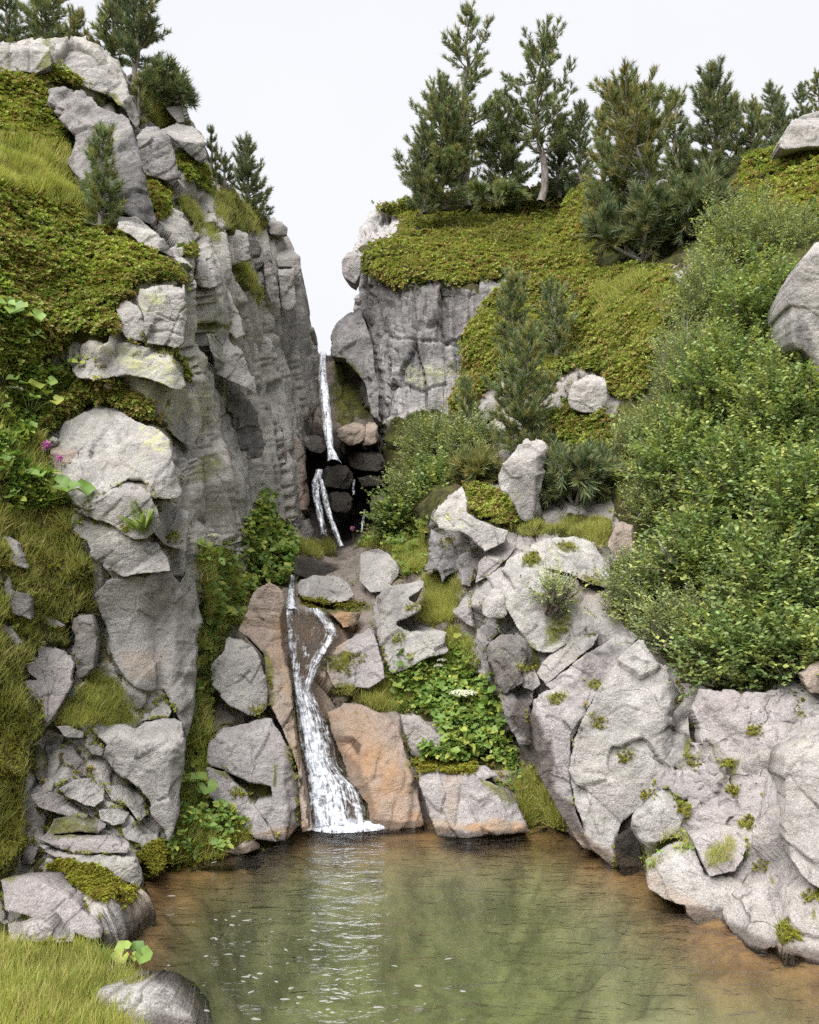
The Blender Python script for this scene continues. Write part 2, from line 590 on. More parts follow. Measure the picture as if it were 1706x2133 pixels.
M = {}
M['granite'] = rock_material('granite', (.335, .320, .305), .3, .75, .30, 0, .35)[0]
M['granite_lilac'] = rock_material('granite_lilac', (.34, .318, .314), .4, .75, .12, 0, .3)[0]
M['granite_pale'] = rock_material('granite_pale', (.37, .355, .338), .25, .62, .30, 0, .3)[0]
M['granite_dark'] = rock_material('granite_dark', (.20, .187, .178), .4, .8, .3, .25, .6)[0]
M['granite_pink'] = rock_material('granite_pink', (.31, .255, .215), .6, .35, .08, 0, .4)[0]
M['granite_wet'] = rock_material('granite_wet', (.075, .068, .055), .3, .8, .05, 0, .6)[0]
M['granite_crag'] = rock_material('granite_crag', (.25, .24, .24), .4, 1.0, .45, .35, .7)[0]
M['cliff_rock'] = land_material('cliff_rock', (.43, .41, .38), .45, .55, .6)
M['cliff_face'] = land_material('cliff_face', (.36, .345, .34), .85, .25, .8)
M['bank_rock'] = land_material('bank_rock', (.35, .33, .32), .12, .2, .6)
M['bed_rock'] = land_material('bed_rock', (.24, .205, .18), .15, .1, .4)
M['heath'] = leaf_material('heath_leaves', (.115,.175,.034), (.39,.44,.09), (.26,.18,.07), .25, .6, 1.2)
M['heath_far'] = leaf_material('heath_leaves_far', (.13,.185,.042), (.39,.43,.095), (.29,.20,.08), .25, .6, .7)
M['grass'] = leaf_material('grass_blades', (0.172, 0.234, 0.044), (0.444, 0.480, 0.105), (0.493, 0.407, 0.172), .35, .55, 1.6)
M['moss'] = leaf_material('moss_fuzz', (0.128, 0.143, 0.018), (0.315, 0.315, 0.030), (0.135, 0.090, 0.018), .2, .8, 2.0)
M['needles'] = leaf_material('pine_needles', (0.072, 0.111, 0.055), (0.227, 0.280, 0.124), (0.260, 0.247, 0.085), .22, .5, .5)
M['needles_dark'] = leaf_material('pine_needles_dark', (0.062, 0.096, 0.052), (0.182, 0.227, 0.107), (0.195, 0.195, 0.078), .22, .5, .5)
M['needles_olive'] = leaf_material('pine_needles_olive', (.085,.115,.045), (.26,.28,.10), (.27,.23,.08), .22, .5, .6)
M['leaf_grey'] = leaf_material('willow_leaves', (.14,.185,.085), (.34,.40,.20), (.40,.42,.14), .32, .5, 1.4)
M['leaf_alder'] = leaf_material('alder_leaves', (.085,.145,.048), (.27,.36,.13), (.36,.40,.12), .32, .45, 1.4)
M['leaf_bright'] = leaf_material('herb_leaves', (0.09, 0.165, 0.035), (0.21, 0.32, 0.075), (0.34, 0.37, 0.08), .35, .45, 2.0)
M['fern'] = leaf_material('fern_fronds', (.12, .18, .03), (.21, .27, .055), None, .35, .5)
M['bark'] = bark_material('pine_bark', (.10, .085, .075), (.24, .21, .19))
M['bark_pale'] = bark_material('pale_bark', (.17, .15, .14), (.34, .31, .29))
M['twig'] = bark_material('shrub_bark', (.06, .045, .035), (.17, .14, .11))
M['white_flower'] = leaf_material('white_petals', (.62, .62, .52), (.78, .78, .70), None, .3)
M['pink_flower'] = leaf_material('magenta_petals', (.40, .11, .36), (.60, .25, .52), None, .3)
M['dead'] = leaf_material('dry_twigs', (.16, .135, .115), (.28, .25, .225), None, .1)


def water_material():
    m = NT('pool_water')
    pos = m.n('ShaderNodeNewGeometry').outputs['Position']
    h1 = m.noise(m.mapping(pos, (3.2, 6.5, 1), rot=(0, 0, .35)), 1.0, 3, .55, .6)
    h2 = m.noise(m.mapping(pos, (11, 22, 1), rot=(0, 0, -.2)), 1.0, 3, .6, .4)
    h3 = m.noise(m.mapping(pos, (30, 55, 1), rot=(0, 0, .1)), 1.0, 2, .5)
    h = m.math('ADD', m.math('MULTIPLY', h1, .05), m.math('ADD', m.math('MULTIPLY', h2, .0085), m.math('MULTIPLY', h3, .0022)))
    bp = m.n('ShaderNodeBump'); bp.inputs['Strength'].default_value = 1.0; bp.inputs['Distance'].default_value = 1.0
    m.l(h, bp.inputs['Height'])
    fr = m.n('ShaderNodeFresnel'); fr.inputs['IOR'].default_value = 1.333; m.l(bp.outputs[0], fr.inputs['Normal'])
    gl = m.n('ShaderNodeBsdfGlossy'); gl.inputs['Roughness'].default_value = .03; m.l(bp.outputs[0], gl.inputs['Normal'])
    tr = m.n('ShaderNodeBsdfTransparent')
    mx = m.n('ShaderNodeMixShader'); m.l(fr.outputs[0], mx.inputs[0]); m.l(tr.outputs[0], mx.inputs[1]); m.l(gl.outputs[0], mx.inputs[2])
    m.l(mx.outputs[0], m.out.inputs[0])
    ab = m.n('ShaderNodeVolumeAbsorption'); ab.inputs['Color'].default_value = (.50, .66, .30, 1); ab.inputs['Density'].default_value = .26
    m.l(ab.outputs[0], m.out.inputs['Volume'])
    return m.m


def foam_material(name, thr=.0):
    """falling water: white threads where it breaks up (attribute flow: u, v, whiteness), clear film between them"""
    m = NT(name)
    at_ = m.n('ShaderNodeAttribute', attribute_name='flow')
    sep = m.n('ShaderNodeSeparateColor'); m.l(at_.outputs['Color'], sep.inputs[0])
    pos = m.n('ShaderNodeNewGeometry').outputs['Position']
    cm = m.n('ShaderNodeCombineXYZ'); m.l(m.math('MULTIPLY', sep.outputs[0], 13.0), cm.inputs[0]); m.l(m.math('MULTIPLY', sep.outputs[1], 1.9), cm.inputs[1])
    n1 = m.noise(cm.outputs[0], 1.5, 7, .68, .7)
    n2 = m.noise(pos, 15.0, 5, .62, .6)
    w = m.math('ADD', m.math('MULTIPLY', m.math('SUBTRACT', n1, .5), 1.0), m.math('ADD', m.math('MULTIPLY', m.math('SUBTRACT', n2, .5), .45), .5))
    w = m.math('ADD', w, m.math('SUBTRACT', m.math('MULTIPLY', sep.outputs[2], .34), .22 + thr))
    fo = m.ramp(w, .38, .76)
    df = m.n('ShaderNodeBsdfPrincipled'); df.inputs['Roughness'].default_value = .35
    m.l(m.mix(m.ramp(n2, .35, .65), (.50, .54, .62), (.86, .89, .94)), df.inputs['Base Color'])
    df.inputs['Subsurface Weight'].default_value = 0
    tr = m.n('ShaderNodeBsdfTransparent'); tr.inputs[0].default_value = (.86, .86, .86, 1)
    gl = m.n('ShaderNodeBsdfGlossy'); gl.inputs['Roughness'].default_value = .22
    bp = m.n('ShaderNodeBump'); bp.inputs['Strength'].default_value = 1.0; bp.inputs['Distance'].default_value = .02
    m.l(w, bp.inputs['Height']); m.l(bp.outputs[0], gl.inputs['Normal']); m.l(bp.outputs[0], df.inputs['Normal'])
    fr = m.n('ShaderNodeFresnel'); fr.inputs['IOR'].default_value = 1.33; m.l(bp.outputs[0], fr.inputs['Normal'])
    mx = m.n('ShaderNodeMixShader'); m.l(fr.outputs[0], mx.inputs[0]); m.l(tr.outputs[0], mx.inputs[1]); m.l(gl.outputs[0], mx.inputs[2])
    m2 = m.n('ShaderNodeMixShader'); m.l(fo, m2.inputs[0]); m.l(mx.outputs[0], m2.inputs[1]); m.l(df.outputs[0], m2.inputs[2])
    m.l(m2.outputs[0], m.out.inputs[0])
    return m.m


M['water'] = water_material()
M['cascade'] = foam_material('cascade_water')
M['fall'] = foam_material('falling_water', -.06)
fm = NT('froth'); fd = fm.n('ShaderNodeBsdfDiffuse'); fd.inputs[0].default_value = (.55, .53, .55, 1); ft = fm.n('ShaderNodeBsdfTransparent')
fx = fm.n('ShaderNodeMixShader'); fx.inputs[0].default_value = .30; fm.l(ft.outputs[0], fx.inputs[1]); fm.l(fd.outputs[0], fx.inputs[2]); fm.l(fx.outputs[0], fm.out.inputs[0]); M['froth'] = fm.m
M['foam'] = foam_material('foam', -.16)


def bed_material():
    m = NT('pool_bed')
    pos = m.n('ShaderNodeNewGeometry').outputs['Position']
    dep, pale_sheen, _ = m.attr('growth')
    n = m.noise(pos, 3.0, 6, .65)
    peb = m.n('ShaderNodeTexVoronoi'); peb.inputs['Scale'].default_value = 9.0; m.l(pos, peb.inputs['Vector'])
    sh = m.mix(m.ramp(n, .35, .65), (.11, .056, .016), (.21, .12, .04))
    dp = m.mix(m.ramp(n, .35, .65), (.105, .105, .05), (.20, .19, .10))
    c = m.mix(dep, sh, dp)
    c = m.mix(m.ramp(peb.outputs['Color'], .2, .9, 0, .35), c, m.mix(1.0, c, (.5, .5, .5), 'MULTIPLY'))
    c = m.mix(m.math('MULTIPLY', pale_sheen, .8), c, (.50, .465, .32))  # pale near bed, with the sky's reflection partly put into its colour
    bs = m.n('ShaderNodeBsdfPrincipled'); m.l(c, bs.inputs['Base Color']); bs.inputs['Roughness'].default_value = .9
    m.l(bs.outputs[0], m.out.inputs[0])
    return m.m


M['bed'] = bed_material()
gm = NT('light_block_ground')  # material of the unseen sheet that blocks light from below
gb = gm.n('ShaderNodeBsdfPrincipled'); gp = gm.n('ShaderNodeNewGeometry').outputs['Position']
gm.l(gm.mix(gm.ramp(gm.noise(gp, .3, 6, .6), .4, .6), (.05, .06, .02), (.12, .115, .05)), gb.inputs['Base Color']); gb.inputs['Roughness'].default_value = .95
gm.l(gb.outputs[0], gm.out.inputs[0])
M['ground'] = gm.m

# ================================================================== growth, stains and painted shade on the rock
def mark(kind, poly, st=1.0, soft=10.0, who=None):
    MARKS.append((kind, st, soft, pts(poly), who))

# ground cover regions (also used for planting further down)
HEATH_MOUND = "-260,470 90,485 200,490 300,520 385,578 387,598 330,594 290,602 265,627 245,645 250,705 240,722 160,706 130,745 60,765 -20,780 -260,800"
HEATH_UPPER = "-260,140 74,154 107,142 139,154 180,190 140,185 97,178 103,222 135,254 152,285 138,336 170,380 200,412 245,445 225,476 300,515 200,488 -260,470"
HEATH_SMALL = "90,870 115,846 160,815 197,797 246,803 295,836 330,885 285,877 248,848 215,840 180,858 135,879 103,906"
HEATH_TOP = "780,432 850,422 950,408 1100,393 1215,378 1240,480 1240,560 1205,600 1100,575 1060,586 960,596 900,592 830,603 790,585 735,553 760,522 830,490 838,458"
HEATH_SLOPE = "965,700 1010,640 1060,592 1230,560 1390,560 1420,640 1370,740 1340,830 1270,830 1260,782 1205,766 1160,790 1130,830 1060,780 1040,800 990,840 950,880 935,850 970,770"
HEATH_LEDGE = "1120,880 1180,850 1260,862 1290,920 1260,960 1180,935"
HEATH_BANK = "964,1022 1010,1008 1035,1020 1068,1046 1090,1092 1052,1104 996,1084 974,1064"
HEATH_RIDGE = "1560,330 1620,310 1680,302 1950,290 1950,460 1600,470 1500,440"
GRASS_LEFT = "-260,780 60,765 140,750 200,790 100,850 90,880 100,930 95,985 130,1060 160,1080 140,1105 180,1150 200,1200 195,1235 200,1280 150,1290 140,1350 80,1342 45,1395 50,1450 100,1520 60,1560 40,1640 55,1760 0,1830 -260,1850"
GRASS_PATCH = "108,1505 150,1440 200,1405 240,1418 290,1508 215,1512 142,1514"
GRASS_SHELF = "1060,1098 1130,1088 1262,1080 1290,1130 1240,1140 1200,1118 1080,1112"
GRASS_RAVINE = "740,1140 800,1098 890,1085 900,1110 892,1190 840,1202 830,1170 790,1142"
GRASS_DRY = "880,1205 930,1196 965,1220 955,1285 900,1303 855,1294 882,1250"
GRASS_LEDGE = "700,1436 770,1428 850,1395 940,1310 990,1345 1000,1390 900,1440 850,1482 790,1476"
HERB_BANK = "800,1420 850,1378 930,1350 1000,1395 1040,1470 1068,1540 1072,1600 990,1600 870,1606 860,1585 930,1550 900,1500 830,1478"
WALL_FOOT = "395,1490 430,1500 436,1600 430,1680 500,1700 575,1732 520,1755 440,1795 365,1812 348,1790 372,1720 388,1640"
WALL_STRIP = "405,1300 470,1310 440,1400 436,1500 400,1500"
WALL_HERBS = "505,1110 540,1040 590,1090 620,1150 605,1215 560,1250 505,1250"
WALL_FERNS = "415,1150 470,1160 512,1230 505,1300 440,1330 412,1300"
GORGE_GRASS = "610,1130 690,1125 700,1150 640,1165"
NEAR_BANK = "-260,1925 60,1950 200,1968 300,2025 335,2060 190,2064 205,2092 250,2100 320,2180 330,2300 -260,2300"
POOL_TUFT = "1068,1640 1110,1600 1150,1670 1180,1725 1105,1715"
MOSS_BANK = "75,1810 160,1790 230,1815 282,1850 285,1885 245,1895 190,1868 120,1815"
for g in (HEATH_MOUND, HEATH_UPPER, HEATH_SMALL, HEATH_TOP, HEATH_SLOPE, HEATH_LEDGE, HEATH_BANK, HEATH_RIDGE, GRASS_LEFT, GRASS_PATCH,
          GRASS_SHELF, GRASS_RAVINE, GRASS_DRY, GRASS_LEDGE, HERB_BANK, WALL_FOOT, WALL_STRIP, WALL_HERBS, WALL_FERNS, GORGE_GRASS, NEAR_BANK, POOL_TUFT, MOSS_BANK):
    mark('veg', g, 1, 14)
SHRUB_LAND = "1230,900 1290,850 1350,740 1420,600 1500,470 1600,440 1950,430 1950,1360 1700,1390 1600,1450 1500,1455 1430,1430 1345,1330 1270,1290 1275,1180 1290,1080 1240,1000"
mark('veg', SHRUB_LAND, 1, 20)
mark('veg', '1190,370 1300,395 1450,380 1570,305 1640,320 1600,480 1420,560 1230,580', 1, 16)
mark('veg', "800,880 900,860 1010,900 1000,1000 900,1080 820,1100 800,1000", 1, 20)
mark('veg', "430,390 480,400 560,470 545,480 480,490 450,450", 1, 12)
mark('veg', "486,548 512,552 540,600 548,640 520,610 492,580", .9, 8)
mark('veg', "290,165 310,200 360,230 385,262 330,262 300,240", 1, 10)
mark('veg', "368,312 400,335 432,380 428,400 395,380 375,345", 1, 8)
mark('veg', "303,372 340,375 358,430 330,440 318,470 310,420", .9, 8)
mark('veg', "365,420 400,420 440,470 460,500 420,480 385,450", .9, 10)
# moss
mark('moss', "480,1210 503,1225 508,1300 470,1312 452,1262 465,1225", 1, 14)
mark('moss', "690,742 735,760 770,850 765,880 700,880 688,800", .95, 16)
mark('moss', "330,1745 352,1760 350,1810 300,1830 290,1780", .9, 10)
mark('moss', "620,1240 640,1245 690,1258 750,1252 770,1262 700,1274 640,1266 622,1262", 1, 8)
mark('moss', "685,1370 715,1355 740,1362 725,1385 690,1392", 1, 6)
mark('moss', "700,1430 740,1425 760,1445 720,1450", 1, 8)
mark('moss', "585,1510 612,1570 632,1700 622,1700 606,1590", .7, 8)
mark('moss', "545,1340 570,1400 575,1470 560,1480 552,1400", .8, 8)
mark('moss', "500,1630 560,1640 565,1668 520,1672", .9, 6)
mark('moss', "430,1590 480,1612 530,1640 520,1650 450,1612", .8, 5)
mark('moss', "570,1590 578,1590 574,1640 568,1636", .9, 3)
mark('moss', "850,1590 920,1565 990,1590 985,1605 880,1610", 1, 8)
mark('moss', "1000,1625 1050,1640 1085,1672 1060,1672 1010,1640", .8, 6)
mark('moss', "1095,1150 1120,1148 1128,1165 1105,1188 1085,1182", 1, 5)
mark('moss', "1150,1130 1190,1128 1212,1140 1180,1146", .9, 6)
mark('moss', "1215,1195 1240,1205 1250,1215 1225,1210", .9, 4)
mark('moss', "1140,1290 1180,1265 1190,1285 1165,1340 1130,1350 1135,1320", .9, 8)
mark('moss', "1095,1325 1115,1340 1118,1390 1100,1400 1104,1360", .9, 6)
mark('moss', "1140,1450 1165,1445 1170,1465 1148,1468", .8, 6)
mark('moss', "1225,1420 1235,1415 1240,1432 1228,1438", .9, 4)
mark('moss', "1240,1495 1250,1490 1250,1515 1242,1518", .8, 4)
mark('moss', "1425,1520 1450,1560 1440,1590 1425,1570", 1, 8)
mark('moss', "1420,1600 1480,1530 1530,1580 1515,1660 1500,1640 1510,1600 1480,1570", .35, 10)
mark('moss', "1505,1580 1540,1575 1535,1600 1525,1660 1512,1640 1520,1610", .9, 6)
mark('moss', "1410,1675 1440,1680 1435,1700 1415,1695", .9, 5)
mark('moss', "1610,1910 1640,1905 1660,1950 1630,1970 1612,1950", 1, 6)
mark('moss', "1560,1520 1580,1516 1582,1530 1565,1536", .8, 4)
mark('moss', "1545,1705 1560,1702 1560,1722 1548,1722", .8, 4)
mark('moss', "1570,1800 1580,1796 1584,1812 1574,1816", .8, 4)
mark('moss', "1690,1840 1710,1850 1706,1870 1692,1858", .8, 4)
mark('moss', "1690,1900 1696,1890 1700,1910 1694,1914", .8, 3)
mark('moss', "70,1500 95,1510 90,1560 100,1600 80,1640 50,1640 40,1560", .7, 14)
mark('moss', "-20,1640 30,1640 60,1760 20,1830 -20,1830", 1, 14)
mark('moss', "110,1690 190,1712 205,1740 100,1738", .8, 8)
mark('moss', "105,1740 200,1738 190,1746 110,1748", .8, 4)
mark('moss', "190,1300 215,1330 228,1400 200,1400 205,1340", .8, 6)
mark('moss', "0,100 20,96 22,150 14,150", .4, 5)
mark('moss', "103,100 110,100 112,130 80,150 76,140", .8, 5)
mark('moss', "198,188 235,195 268,225 255,228 225,210 200,205", .9, 8)
mark('moss', "340,720 370,735 395,795 380,790 355,745", 1, 6)
mark('moss', "425,680 470,690 500,715 495,705 470,680 430,660", 1, 5)
mark('moss', "380,515 410,515 410,535 385,535", .9, 6)
mark('moss', "395,960 425,955 425,1000 400,1005", .8, 8)
# ochre
mark('ochre', "740,1470 775,1490 800,1540 850,1660 880,1702 820,1710 790,1640 760,1560", .62, 34)
mark('ochre', "690,1480 760,1480 800,1580 815,1700 770,1700 730,1620", .35, 25)
mark('ochre', "690,1268 752,1276 745,1300 705,1308", .8, 8)
mark('ochre', "500,1740 620,1738 640,1716 600,1725", .7, 10)
mark('ochre', "870,1708 1130,1716 1180,1722 1170,1740 870,1735", .8, 10)
mark('ochre', "1180,1722 1340,1808 1480,1900 1540,1975 1620,1968 1720,2010 1720,2060 1560,2020 1340,1850 1180,1760", .3, 12)
mark('ochre', "960,1290 1000,1300 1000,1330 960,1330", .2, 14)
mark('ochre', "210,1890 260,1880 330,1810 480,1770 480,1800 300,1900 220,1950", .6, 12)
mark('ochre', "1190,1190 1250,1230 1240,1280 1180,1260", .35, 22)
mark('ochre', "250,1360 330,1360 350,1430 270,1420", .3, 22)
mark('ochre', "930,1590 960,1600 950,1700 920,1680", .3, 20)
# wet rock, and dark marks, some of them painted shade
mark('wet', "1080,1440 1130,1500 1165,1640 1220,1740 1290,1790 1340,1815 1330,1840 1230,1775 1150,1700 1090,1560 1060,1500", .95, 14)
mark('ochre', "560,1260 700,1270 720,1330 690,1440 720,1520 800,1712 640,1720 600,1500", .5, 26)
mark('wet', "590,1260 640,1268 700,1290 712,1320 660,1400 690,1500 770,1700 800,1712 660,1720 600,1400", .55, 12)
mark('wet', "640,1500 690,1500 740,1600 790,1700 650,1720 630,1600", .6, 12)
mark('wet', "690,1530 735,1530 752,1550 745,1570 728,1548 695,1545", .95, 4)
mark('wet', "612,1160 710,1180 680,1200 625,1200", .85, 8)
mark('wet', "585,1270 700,1275 660,1360 620,1350", .6, 10)
mark('wet', "600,1560 640,1720 600,1740 590,1640", .5, 10)
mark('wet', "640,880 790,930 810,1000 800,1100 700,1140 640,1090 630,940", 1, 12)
mark('dark', "655,900 790,930 812,1000 800,1110 700,1150 645,1100 630,940", 1, 12, 'x')  # shade of the cave painted onto its wet rock
mark('wet', "860,1590 895,1690 884,1702 862,1640", .8, 5)
mark('wet', "1275,1735 1318,1708 1335,1760 1340,1808 1300,1812 1275,1780", .9, 8)
mark('wet', "200,1940 340,1840 360,1812 420,1790 640,1725 640,1745 380,1830 260,1925 230,1960", .9, 8)
mark('wet', "124,1832 248,1888 240,1925 170,1890", .7, 8)
mark('wet', "1000,1350 1100,1400 1060,1550 1030,1440", .45, 14)
mark('dark', "735,560 1050,585 1010,690 970,760 830,760 760,700", .55, 22)
mark('dark', "1230,1330 1290,1350 1230,1440 1180,1430", .7, 16)
mark('dark', "1390,1470 1440,1470 1445,1580 1405,1605 1375,1560", .7, 10)  # shaded right side of the triangular boulder, painted darker
mark('dark', "590,640 640,640 660,740 640,900 590,880", .5, 18)
mark('dark', "470,820 560,840 550,960 490,950", .55, 16)
mark('dark', "165,270 300,300 320,470 250,440 200,400", .5, 22)
mark('dark', "330,270 430,330 425,345 390,330 345,290", .7, 6)
mark('dark', "1655,640 1700,690 1706,780 1650,700", .7, 10)
mark('lichen', "230,720 350,735 415,835 410,890 320,860 280,790", .6, 22)
mark('lichen', "290,880 360,915 352,950 300,930", .7, 14)
mark('lichen', "390,600 440,640 440,900 400,900", .4, 22)
mark('lichen', "840,770 965,745 960,790 850,800", .6, 14)
mark('lichen', "900,1070 960,1060 960,1095 905,1095", .6, 10)
mark('lichen', "1090,1140 1170,1140 1180,1190 1120,1190", .4, 14)
mark('lichen', "290,600 350,610 345,660 300,650", .6, 14)

# ================================================================== the land itself
D_LEFT = tps([(230, 1940, 6.2), (370, 1795, 7.5), (412, 1560, 8.7), (505, 1290, 11.5), (600, 1100, 15), (640, 960, 16.6), (665, 760, 18),
              (410, 1200, 8.9), (405, 1000, 9.2), (395, 800, 9.5), (390, 600, 9.9), (200, 550, 9.5), (0, 550, 8.6), (230, 880, 8.9), (0, 1000, 7.6),
              (100, 1300, 7.7), (200, 1300, 8.1), (0, 1500, 6.9), (250, 1560, 7.8), (100, 1750, 6.8), (300, 1760, 7.3), (0, 1900, 6.1), (300, 450, 11), (150, 300, 11.6), (0, 200, 11.6),
              (0, 350, 10.0), (120, 420, 10.3), (100, 130, 12.6), (250, 150, 13), (300, 280, 13.1), (450, 400, 14.6), (550, 480, 16.6), (600, 490, 17.1), (640, 650, 17.8), (500, 700, 13.6),
              (450, 800, 11.8), (550, 900, 14.4), (470, 1100, 11.2), (430, 950, 10.3), (420, 700, 10.8), (450, 600, 12.2), (400, 480, 12.2), (350, 350, 13), (440, 1250, 9.9),
              (-250, 400, 8.6), (-250, 1000, 6.6), (-250, 1700, 5.4), (-250, 100, 11.5), (120, 1000, 8.2), (350, 1400, 8.3), (150, 800, 8.9), (150, 1500, 7.5), (560, 620, 16.0), (590, 800, 16.0)])
D_RIGHT = tps([(965, 700, 15.8), (980, 860, 14.6), (900, 1000, 14), (1100, 700, 15), (1100, 900, 12.9), (890, 1100, 13), (1000, 1050, 12), (1080, 1000, 12.1), (1250, 820, 13),
               (1300, 600, 14.6), (1200, 430, 19.0), (1330, 420, 18.3), (1500, 350, 17.8), (1706, 300, 16), (1706, 600, 10.2), (1500, 700, 11.2), (1706, 1000, 8.6), (1400, 1000, 10), (1250, 1150, 10.2), (1100, 1150, 10.4),
               (950, 1150, 11.2), (905, 1090, 11.7), (1000, 1350, 9.9), (1100, 1500, 9.2), (1150, 1650, 8.8), (1200, 1400, 9), (1300, 1550, 8.3), (1400, 1400, 8.5),
               (1340, 1800, 7.45), (1500, 1500, 7.7), (1500, 1700, 7.0), (1706, 1450, 7.3), (1706, 1700, 6.2), (1550, 1960, 6.0), (1706, 2000, 5.7), (1060, 600, 16.8), (1200, 560, 16.4),
               (1950, 300, 14.5), (1950, 800, 8.6), (1950, 1500, 6.2), (1950, 2000, 4.9), (1650, 2060, 5.62), (1706, 2100, 5.5), (1500, 2000, 6.2), (1800, 2100, 5.3), (1706, 2300, 4.9), (1250, 1000, 11.2), (1600, 1380, 8.0), (1230, 1765, 8.0), (1050, 1000, 12.3)])
D_BED = tps([(450, 1790, 7.65), (570, 1738, 8.4), (700, 1722, 8.63), (900, 1722, 8.63), (1130, 1720, 8.65), (700, 1500, 9.5), (620, 1270, 11), (700, 1280, 11), (850, 1450, 9.95), (800, 1300, 10.9),
             (850, 1200, 12), (620, 1170, 13.6), (700, 1150, 15), (800, 1150, 13.6), (900, 1200, 11.6), (950, 1400, 10.1), (1000, 1600, 9.1), (450, 1400, 9.5), (500, 1600, 8.7), (460, 1250, 11),
             (550, 1230, 12), (1060, 1550, 9.3), (690, 740, 18.3), (745, 800, 18.2), (720, 900, 17.5), (720, 960, 17.3), (720, 1100, 16.4), (620, 900, 17.4), (640, 1100, 15.6), (820, 800, 18.4),
             (820, 1000, 16.8), (680, 1200, 13.2), (400, 1650, 8.6), (1150, 1680, 8.9), (660, 1620, 8.95), (655, 760, 18.3), (600, 1000, 17.4), (700, 1768, 8.55), (900, 1768, 8.55), (1100, 1768, 8.5), (570, 1792, 8.25), (450, 1835, 7.6), (725, 1000, 18.3), (740, 1080, 17.6), (680, 1010, 17.6)])


def disp_left(P, N, px, py):
    a, b = paint(px, py, P, 'x')
    v = a[:, 0]
    wall = sstep(px - 395, -25, 45) * sstep(py, 330, 470)
    Q = P / np.array([.75, .75, 1.3]) + .25 * np.stack([fbm(P * .9, 2, 3), fbm(P * .9, 2, 4), fbm(P * .9, 2, 5)], -1)
    o, t, e = blocks(Q, 11)
    o2, t2, e2 = blocks(Q * 2.4 + 5, 12)
    d0 = .22 * (1.1 * o + .9 * t) - .08 * (1 - sstep(e, 0, .10)) + .09 * (o2 + .8 * t2) - .03 * (1 - sstep(e2, 0, .12))
    # the gorge wall: tall leaning columns, cut by few cross joints
    u = px - .125 * (py - 700) + 7 * fbm(np.c_[px / 60, py / 60, px * 0], 3, 6)
    W1 = np.c_[u / 34, py / 380 + .10 * fbm(np.c_[px / 60, py / 120, px * 0], 2, 7), px * 0 + .5]
    W2 = np.c_[u / 13, py / 430 + .10 * fbm(np.c_[px / 40, py / 90, px * 0 + 3], 2, 8), px * 0 + .5]
    p1, q1, g1 = blocks(W1, 13)
    p2, q2, g2 = blocks(W2, 14)
    d1 = .42 * (1.1 * p1 + .55 * q1) - .10 * (1 - sstep(g1, 0, .12)) + .075 * (p2 + .5 * q2) - .04 * (1 - sstep(g2, 0, .15))
    d1 = d1 * (1 - .75 * sstep(px, 595, 645))
    d = d0 * (1 - wall) + d1 * wall + .035 * fbm(P * 3.5, 4, 8) * (1 - .6 * wall)
    lump = .30 * (.45 - np.abs(fbm(P * 1.3, 2, 21))) + .08 * fbm(P * 3.3, 3, 22)
    return d * (1 - v) + lump * v


def disp_right(P, N, px, py):
    a, b = paint(px, py, P, 'x')
    v = a[:, 0]
    Q = np.stack([P[:, 0] / .8, P[:, 1] / .8, P[:, 2] / .9], -1) @ np.array([[.82, 0, -.57], [0, 1, 0], [.57, 0, .82]])
    Q = Q + .25 * np.stack([fbm(P, 2, 3), fbm(P, 2, 4), fbm(P, 2, 5)], -1)
    o, t, e = blocks(Q, 31)
    o2, t2, e2 = blocks(Q * 2.4 + 5, 32)
    d = .16 * (o + t) - .06 * (1 - sstep(e, 0, .1)) + .06 * (o2 + t2) + .05 * fbm(P * 2.5, 4, 8)
    lump = .28 * (.45 - np.abs(fbm(P * 1.2, 2, 21))) + .07 * fbm(P * 3.3, 3, 22)
    return d * (1 - v) + lump * v


CASC = pts("589,1273 587,1299 593,1335 607,1370 609,1414 615,1458 624,1524 633,1590 640,1655 651,1722 770,1722 765,1669 752,1625 725,1607 708,1572 699,1537 686,1502 664,1466 646,1431 659,1396 681,1361 712,1321 703,1295 681,1277 646,1269 620,1266")


def disp_bed(P, N, px, py):
    a, b = paint(px, py, P, 'x')
    c = sstep(sdist(px, py, CASC)[0], -30, 10)
    o, t, e = blocks(P / np.array([.7, .7, .7]) + .2 * np.stack([fbm(P, 2, 3), fbm(P, 2, 4), fbm(P, 2, 5)], -1), 41)
    d = .16 * (o + t) - .05 * (1 - sstep(e, 0, .1)) + .05 * fbm(P * 2.5, 4, 8)
    return d * (1 - .85 * c)


def cracks(s, w=4.0, d=.12):
    return [(pts(q), w, d) for q in s.split(';')]

WALL_CRACKS = cracks("385,800 405,900 415,1000 425,1100 435,1200;430,800 440,930 450,1050 460,1130;470,900 478,1000 485,1100 500,1230;460,950 470,1080 480,1170 490,1220;"
                     "535,790 548,900 560,930;570,800 580,880 590,960;500,640 520,720 540,820 560,920;480,480 490,560 520,640 545,720 570,850;545,560 560,640 590,720 620,830;"
                     "585,600 595,680 610,760 625,850;618,600 630,690 645,740;415,420 440,520 470,620 480,660;520,540 548,640 575,740 600,860;505,760 530,850 545,960 560,1040", 5, .22)

